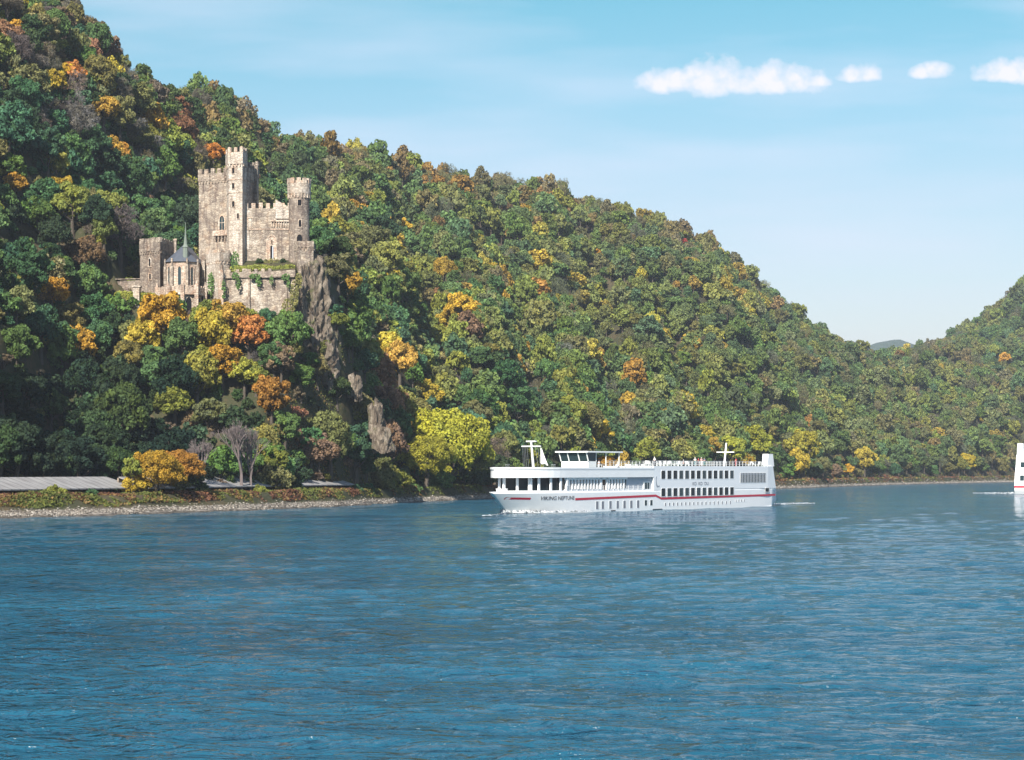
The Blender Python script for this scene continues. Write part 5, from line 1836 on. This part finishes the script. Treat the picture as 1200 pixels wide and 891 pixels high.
# flag hanging from the yard
m = MB(); nx_, nz_ = 8, 12; vs = []
for i in range(nz_ + 1):
    for j in range(nx_ + 1):
        a_, b_ = j / nx_, i / nz_
        vs.append((ms + .15 + .5 * b_ * a_, -1.95 - a_ * (.25 + 1.05 * b_), 12.0 - 2.9 * b_ + .9 * a_ * (1 - b_) * 0 - .35 * a_ + .12 * math.sin(a_ * 9 + b_ * 3)))
m.add(vs, [(i * (nx_ + 1) + j, i * (nx_ + 1) + j + 1, (i + 1) * (nx_ + 1) + j + 1, (i + 1) * (nx_ + 1) + j) for i in range(nz_) for j in range(nx_)])
o = m.build('flag', M['canvas']); o.location = ORG; o.rotation_euler = (0, 0, RZ)
sm_ = o.modifiers.new('thickness', 'SOLIDIFY'); sm_.thickness = .02
tag(o, 'pale flag drooping from the yard of the ship\'s forward mast', 'flag')
# wheelhouse with sloping windows and long roof
wa = su(688, -3.0); wb = wa + 3.4
m = MB(); m.prism([(wa + .5, -3.0), (wb, -3.0), (wb, 3.0), (wa + .5, 3.0)], 7.98, 9.5); wh = sp_(m, 'wheelhouse', M['white_paint'])
m = MB(); m.prism([(wa + .45, -2.95), (wb - .1, -2.95), (wb - .1, 2.95), (wa + .45, 2.95)], 9.5, 11.15, [(wa - .3, -3.0), (wb - .1, -3.0), (wb - .1, 3.0), (wa - .3, 3.0)]); sp_(m, 'glazing', M['mid_glass'], wh)
for y_ in (-3.0, -1.1, 1.2, 3.0):
    m = MB(); m.tube((wa + .4, y_, 9.5), (wa - .34, y_ * 1.01, 11.15), .13, .13, 4); sp_(m, 'window_post', M['white_paint'], wh)
m = MB(); m.tube((wb - .1, -3.0, 9.5), (wb - .1, -3.03, 11.15), .1, .1, 4); sp_(m, 'window_post', M['white_paint'], wh)
m = MB(); r0_, r1_ = su(650.5, 3.6), su(730, -3.6)
m.prism([(r0_, -3.6), (r1_, -3.6), (r1_, 3.6), (r0_, 3.6)], [11.15, 11.15, 11.15, 11.15], [11.42, 11.42, 11.42, 11.42], ); sp_(m, 'awning_roof', M['white_paint'])
m = MB()
for s in (r1_ - 6, r1_ - 1):
    for y in (-3.3, 3.3): m = MB(); m.tube((s, y, 7.98), (s, y, 11.15), .09, .09, 6); sp_(m, 'awning_post', M['white_paint'])
# aft mast with yard
m = MB(); m.tube((98.6, 0, 8.6), (99.6, 0, 13.6), .24, .15, 10); ma = sp_(m, 'mast', M['white_paint'])
m = MB(); m.box(99.1, 99.3, -2.1, 2.1, 11.55, 11.75); sp_(m, 'yard', M['white_paint'], ma)


# ---- things on the sun deck
def deck_pt(u, Y): return su(u, Y)


def ship_mat(): return ORG, RZ


def place_on_ship(o, s, y, z, rz=0.0):
    v = Vector((s, y, z)); r = Matrix.Rotation(RZ, 4, 'Z')
    o.location = ORG + r @ v; o.rotation_euler = (0, 0, RZ + rz)


def make_chair():
    root = empty('deck_chair', (0, 0, 0))
    m = MB(); m.box(-.28, .30, -.27, .27, .40, .45); m.build('seat', M['canvas'], root)
    m = MB(); m.prism([(.24, -.27), (.30, -.27), (.30, .27), (.24, .27)], .46, 1.02, [(.42, -.27), (.48, -.27), (.48, .27), (.42, .27)]); m.build('backrest', M['canvas'], root)
    for sx in (-.22, .24):
        for sy in (-.23, .23):
            m = MB(); m.tube((sx, sy, 0), (sx, sy, .42), .03, .03, 5); m.build('leg', M['white_paint'], root)
    return root


def dup(root):
    c = root.copy(); COL.objects.link(c)
    for ch in root.children:
        k = ch.copy(); COL.objects.link(k); k.parent = c
    return c


proto = make_chair()
uc_ = [722, 726, 731, 735, 739, 743, 748, 752, 757, 762, 771, 775, 779, 783, 788, 792, 796, 806, 878, 884, 889, 894]
for i, u in enumerate(uc_):
    o = proto if i == 0 else dup(proto)
    y = -4.3 + .8 * (i % 3)
    place_on_ship(o, su(u, y), y, 7.99 if su(u, y) < s_end - .5 else 8.65, (i * 2.4) % 6.28)
    tag(o, 'white canvas chair on the open sun deck of the cruise ship', 'chair', 'white chairs on the sun deck')
# people
def person(u, y, z, shirt, trousers, label, pose='stand', hat=None, face=0.0):
    root = bpy.data.objects.new('person', None)
    hgt = 1.72
    J = {'pel': (0, 0, .95), 'ch': (0, 0, 1.25), 'nk': (0, 0, 1.47), 'hd': (0.02, 0, 1.56), 'ht': (0.02, 0, 1.72),
         'sl': (0, .19, 1.42), 'el': (.05, .26, 1.15), 'wl': (.22, .24, .98), 'hl': (.28, .23, .95),
         'sr': (0, -.19, 1.42), 'er': (.05, -.26, 1.15), 'wr': (.22, -.24, .98), 'hr': (.28, -.23, .95),
         'tl': (0, .1, .88), 'kl': (.02, .11, .48), 'al': (-.01, .12, .08), 'fl': (.16, .13, .04),
         'tr': (0, -.1, .88), 'kr': (.03, -.11, .48), 'ar': (0, -.12, .08), 'fr': (.16, -.13, .04)}
    Rr = {'pel': .15, 'ch': .15, 'nk': .055, 'hd': .095, 'ht': .07, 'sl': .065, 'el': .045, 'wl': .033, 'hl': .04, 'sr': .065, 'er': .045, 'wr': .033, 'hr': .04,
          'tl': .09, 'kl': .06, 'al': .045, 'fl': .04, 'tr': .09, 'kr': .06, 'ar': .045, 'fr': .04}
    E = [('pel', 'ch'), ('ch', 'nk'), ('nk', 'hd'), ('hd', 'ht'), ('ch', 'sl'), ('sl', 'el'), ('el', 'wl'), ('wl', 'hl'), ('ch', 'sr'), ('sr', 'er'), ('er', 'wr'), ('wr', 'hr'),
         ('pel', 'tl'), ('tl', 'kl'), ('kl', 'al'), ('al', 'fl'), ('pel', 'tr'), ('tr', 'kr'), ('kr', 'ar'), ('ar', 'fr')]
    if pose == 'sit':
        for k, v in (('kl', (.42, .11, .9)), ('kr', (.42, -.11, .9)), ('al', (.45, .12, .5)), ('ar', (.45, -.12, .5)), ('fl', (.6, .12, .47)), ('fr', (.6, -.12, .47))): J[k] = v

    def skin(name, keys, grow, mat):
        ks = [k for k in J if k in keys]
        me = bpy.data.meshes.new(name)
        me.from_pydata([J[k] for k in ks], [(ks.index(a), ks.index(b)) for a, b in E if a in ks and b in ks], [])
        o = bpy.data.objects.new(name, me); COL.objects.link(o)
        md = o.modifiers.new('s', 'SKIN'); o.modifiers.new('u', 'SUBSURF').levels = 1
        o.modifiers['u'].render_levels = 1
        for v, k in zip(me.skin_vertices[0].data, ks): v.radius = (Rr[k] + grow,) * 2; v.use_root = k in ('pel',)
        if not any(v.use_root for v in me.skin_vertices[0].data): me.skin_vertices[0].data[0].use_root = True
        me.materials.append(mat)
        return o
    body = skin('person', list(J), 0, M['skin'])
    sh_ = skin('shirt', ('pel', 'ch', 'sl', 'el', 'sr', 'er'), .018, shirt); sh_.parent = body
    tr_ = skin('trousers', ('pel', 'tl', 'kl', 'al', 'tr', 'kr', 'ar'), .02, trousers); tr_.parent = body
    m = MB(); m.lathe((.005, 0), [(.11, 1.6), (.115, 1.66), (.09, 1.74), (.03, 1.77)], 10); m.build('hair', hat or M['hair'], body, True)
    s = su(u, y)
    place_on_ship(body, s, y, z - (.5 if pose == 'sit' else 0), face)
    tag(body, label, 'person')
    return body


simple('hair', (.06, .04, .03), .7, .1); simple('hair_white', (.6, .58, .55), .7, .1); simple('hat', (.8, .78, .72), .8, .1)
simple('cloth_white', (.75, .74, .72), .8, .1); simple('cloth_red', (.5, .04, .05), .8, .1); simple('cloth_navy', (.04, .07, .16), .8, .1)
simple('cloth_teal', (.08, .2, .22), .8, .1); simple('cloth_pink', (.65, .35, .35), .8, .1); simple('cloth_grey', (.2, .2, .22), .8, .1)
ZD = 8.66
person(767, -4.9, ZD, M['cloth_white'], M['cloth_grey'], 'standing person in white alone at the deck railing left of the others', hat=M['hat'])
person(801, -4.6, ZD, M['cloth_grey'], M['cloth_grey'], 'seated person with white hair midway along the sun deck, left of the group', 'sit', M['hair_white'])
person(814.5, -4.9, ZD, M['cloth_white'], M['cloth_teal'], 'standing person in white shirt and teal trousers, leftmost of the deck group', face=.6, hat=M['hair_white'])
person(818.5, -4.6, ZD, M['cloth_red'], M['cloth_grey'], 'standing person in a red jacket in the middle of the deck group', face=2.0)
person(822, -4.9, ZD, M['cloth_pink'], M['cloth_white'], 'standing person in a pale pink top in the deck group', face=1.0, hat=M['hair_white'])
person(825.5, -4.7, ZD, M['cloth_navy'], M['cloth_teal'], 'standing person in a navy top, rightmost of the deck group', face=3.0)
person(862.5, -4.8, ZD, M['cloth_red'], M['cloth_red'], 'person in bright red near the aft mast on the ship', face=2.5)
person(702, -3.2, 7.99, M['cloth_white'], M['cloth_white'], 'standing person in white under the wheelhouse awning', face=1.5)
person(724, -3.5, 7.99, M['cloth_white'], M['cloth_grey'], 'seated person in white behind the awning posts', 'sit', M['hair_white'])


def make_parasol():
    root = empty('parasol', (0, 0, 0))
    m = MB(); m.tube((0, 0, 0), (0, 0, 2.5), .03, .03, 6); m.build('pole', M['white_paint'], root)
    m = MB(); m.lathe((0, 0), [(.05, 2.55), (.7, 2.25), (1.15, 1.9)], 8)
    m.build('canopy', M['orange_cloth'], root); m = MB(); m.lathe((0, 0), [(.3, 0), (.3, .08)], 10); m.build('base', M['grey_paint'], root)
    return root


pr = make_parasol()
for i, (u, y) in enumerate(((710, -2.2), (714.5, -1.0), (706.5, -1.4))):
    o = pr if i == 0 else dup(pr)
    place_on_ship(o, su(u, y), y, 7.99, i * .4)
    tag(o, 'orange parasol open under the awning behind the wheelhouse', 'parasol', 'orange parasols under the awning')

# red fire gear and the orange lifebuoy boxes are too small to read; bow wave and wakes
def foam(name, spots, label):
    V = []; Fs = []; b = 0
    r2 = np.random.RandomState(3)
    for pts, w0, w1, hgt in spots:
        n = len(pts) * 14; t = np.linspace(0, 1, n)
        px = np.interp(t, np.linspace(0, 1, len(pts)), [p[0] for p in pts]); py = np.interp(t, np.linspace(0, 1, len(pts)), [p[1] for p in pts])
        m_ = 9
        for i in range(n):
            w = w0 + (w1 - w0) * t[i]
            for j in range(m_):
                q = j / (m_ - 1) - .5
                V.append((px[i] + q * w * .2 + r2.uniform(-.1, .1), py[i] + q * w + r2.uniform(-.1, .1), .12 + hgt * (1 - abs(q) * 2) * (.4 + .6 * r2.uniform()) * (1 - t[i] * .7)))
        for i in range(n - 1):
            for j in range(m_ - 1): Fs.append([b + i * m_ + j, b + (i + 1) * m_ + j, b + (i + 1) * m_ + j + 1, b + i * m_ + j + 1])
        b += n * m_
    o = link(name, np_mesh(name, V, Fs, [M['foam']], True)); tag(o, label, 'foam', kind='stuff')


def L2W(s, y): v = ORG + Matrix.Rotation(RZ, 4, 'Z') @ Vector((s, y, 0)); return (v.x, v.y)


foam('bow_wave', [([L2W(13.0, .4), L2W(15.5, -2.6), L2W(19, -5.0), L2W(25, -6.2), L2W(33, -6.4)], 1.2, 1.0, .85),
                  ([L2W(13.2, -.5), (X(586, 366), 366), (X(578, 363), 363), (X(566, 361), 361)], 1.6, 2.2, .5),
                  ([L2W(13, .4), L2W(15.5, 2.8), L2W(20, 5.4), L2W(30, 6.3)], 1.2, 1.0, .8)], 'white foam thrown up at the ship\'s bow')
foam('wake', [([L2W(111, -4.5), (X(925, 478), 478), (X(935, 484), 484), (X(955, 492), 492)], 1.2, 2.2, .45), ([L2W(112, 3), (X(930, 492), 492), (X(948, 500), 500)], 1.5, 1.5, .3)], 'white wake behind the stern of the cruise ship')

# ------------------------------------------------------------------ second ship at the right edge, mostly outside the picture
def second_ship():
    d = 690.0; org = Vector((X(1212, d), d, 0)); rz = R(62)
    root = empty('passenger_ship', org, rz)
    tag(root, 'white ship with a red stripe leaving the picture at the right edge', 'ship')
    k = 60
    m = MB()
    prof = [(1.6, -1), (.3, 1.0), (0, 2.3), (.9, 7.0)]
    vs = []
    for x, z in prof:
        vs += [(x, -6.5, z), (k, -6.5, z), (k, 6.5, z), (x, 6.5, z)]
    fs = []
    for i in range(3):
        for j in range(4): fs.append((i * 4 + j, i * 4 + (j + 1) % 4, (i + 1) * 4 + (j + 1) % 4, (i + 1) * 4 + j))
    fs.append((12, 13, 14, 15)); m.add(vs, fs); m.build('hull', M['white_paint'], root)
    m = MB(); m.prism([(.9, -6.4), (k, -6.4), (k, 6.4), (.9, 6.4)], 7.0, 12.6, [(1.6, -6.2), (k, -6.2), (k, 6.2), (1.6, 6.2)]); cb = m.build('cabin_block', M['white_paint'], root)
    m = MB(); m.prism([(1.7, -6.1), (6.5, -6.1), (6.5, -4.2), (1.7, -4.2)], 12.6, 16.4, [(2.1, -6.0), (6.0, -6.0), (6.0, -4.3), (2.1, -4.3)]); m.build('stern_funnel', M['white_paint'], root)
    m = MB(); m.prism([(1.7, 4.2), (6.5, 4.2), (6.5, 6.1), (1.7, 6.1)], 12.6, 16.4, [(2.1, 4.3), (6.0, 4.3), (6.0, 6.0), (2.1, 6.0)]); m.build('stern_funnel', M['white_paint'], root)
    m = MB(); m.box(.12, k, -6.56, -6.5, 2.0, 2.6); m.box(.0, .06, -6.5, 6.5, 2.0, 2.6); m.build('red_stripe', M['red_paint'], root)
    for z in (4.2, 8.4):
        for i in range(14):
            m = MB(); m.box(9 + i * 3, 10.6 + i * 3, -6.56, -6.4, z, z + 1.8); m.build('window', M['dark_glass'], cb)
    for z in (4.3, 8.6):
        for y in (-5.0, -2.9, -.8, 1.3, 3.4):
            x0 = (.25 if z < 7 else 1.0) - .02
            m = MB(); m.box(x0, x0 + .5, y, y + 1.3, z, z + 1.7); m.build('window', M['mid_glass'], cb)
    for z in (13.0, 13.5):
        m = MB(); m.box(1.75, 1.81, -4.2, 4.2, z, z + .07); m.build('rail', M['white_paint'], cb)


second_ship()
foam('stern_wake', [([(X(1189, 684), 684), (X(1175, 688), 688), (X(1160, 694), 694), (X(1140, 700), 700)], 3.0, 4.5, .7)], 'white wake trailing left from the ship at the right edge')

# ------------------------------------------------------------------ labels for the trees and bushes
def side(u):
    if u < 60: return 'at the left edge'
    if u < 235: return 'left of the castle'
    if u < 345: return 'around the castle'
    if u < 520: return 'right of the castle'
    if u < 700: return 'above the ship\'s bow'
    if u < 930: return 'above the ship\'s stern'
    return 'near the far bend'


from collections import defaultdict
grp = defaultdict(list)
for r0, u, y, cls, zone, rp in THINGS:
    bush = r0.type == 'MESH'
    if zone == 'bank':
        place = 'on the bank'
        loc = ('left of the orange maple' if u < 150 else 'beside the orange maple' if u < 245 else 'near the bare tree' if u < 350 else 'left of the big lime tree' if u < 490 else 'at the big lime tree' if u < 572 else 'behind the cruise ship' if u < 912 else 'on the far shore')
    else:
        sil = np.interp(u, SIL[:, 0], SIL[:, 1])
        f_ = (y - sil) / (560 - sil)
        lvl = 'along the skyline' if f_ < .12 else 'high on the slope' if f_ < .38 else 'halfway up the slope' if f_ < .68 else 'low on the slope'
        place = lvl; loc = side(u)
        if f_ > .3 and 130 < u < 345: place = 'on the slope'; loc = 'just below the castle' if y > 345 else 'beside the castle'
    sz = 'large' if rp > 24 else 'small' if rp < 13 else 'medium'
    grp[(WORD[cls], 'bush' if bush else 'tree', place, loc, sz)].append((u, y, r0))
ORD = ['first', 'second', 'third', 'fourth', 'fifth', 'sixth', 'seventh', 'eighth', 'ninth', 'tenth', 'eleventh', 'twelfth']
for (col, kd, place, loc, sz), lst in grp.items():
    lst.sort(key=lambda t: t[0])
    for i, (u, y, r0) in enumerate(lst):
        s_ = f'{sz} {col} {kd} {place} {loc}'
        if len(lst) == 2: s_ += ', ' + ('the left' if i == 0 else 'the right') + ' of two'
        elif len(lst) > 2: s_ += f', {ORD[min(i, 11)]} from left'
        tag(r0, s_, kd, 'trees of the wooded hillside' if place != 'on the bank' else ('bushes on the bank' if kd == 'bush' else 'trees on the bank'))

# ------------------------------------------------------------------ haze
m, nt, out_ = newmat('haze')
pv = nt.nodes.new('ShaderNodeVolumePrincipled')
pv.inputs['Color'].default_value = (.80, .88, 1.0, 1); pv.inputs['Density'].default_value = HAZE
pv.inputs['Anisotropy'].default_value = .2
nt.links.new(pv.outputs[0], out_.inputs['Volume'])
mb = MB(); mb.box(-9500, 9500, -2500, 12500, -10.2, 380)
hz = mb.build('haze', m); tag(hz, 'thin blue air haze over the river valley', 'haze', kind='stuff')
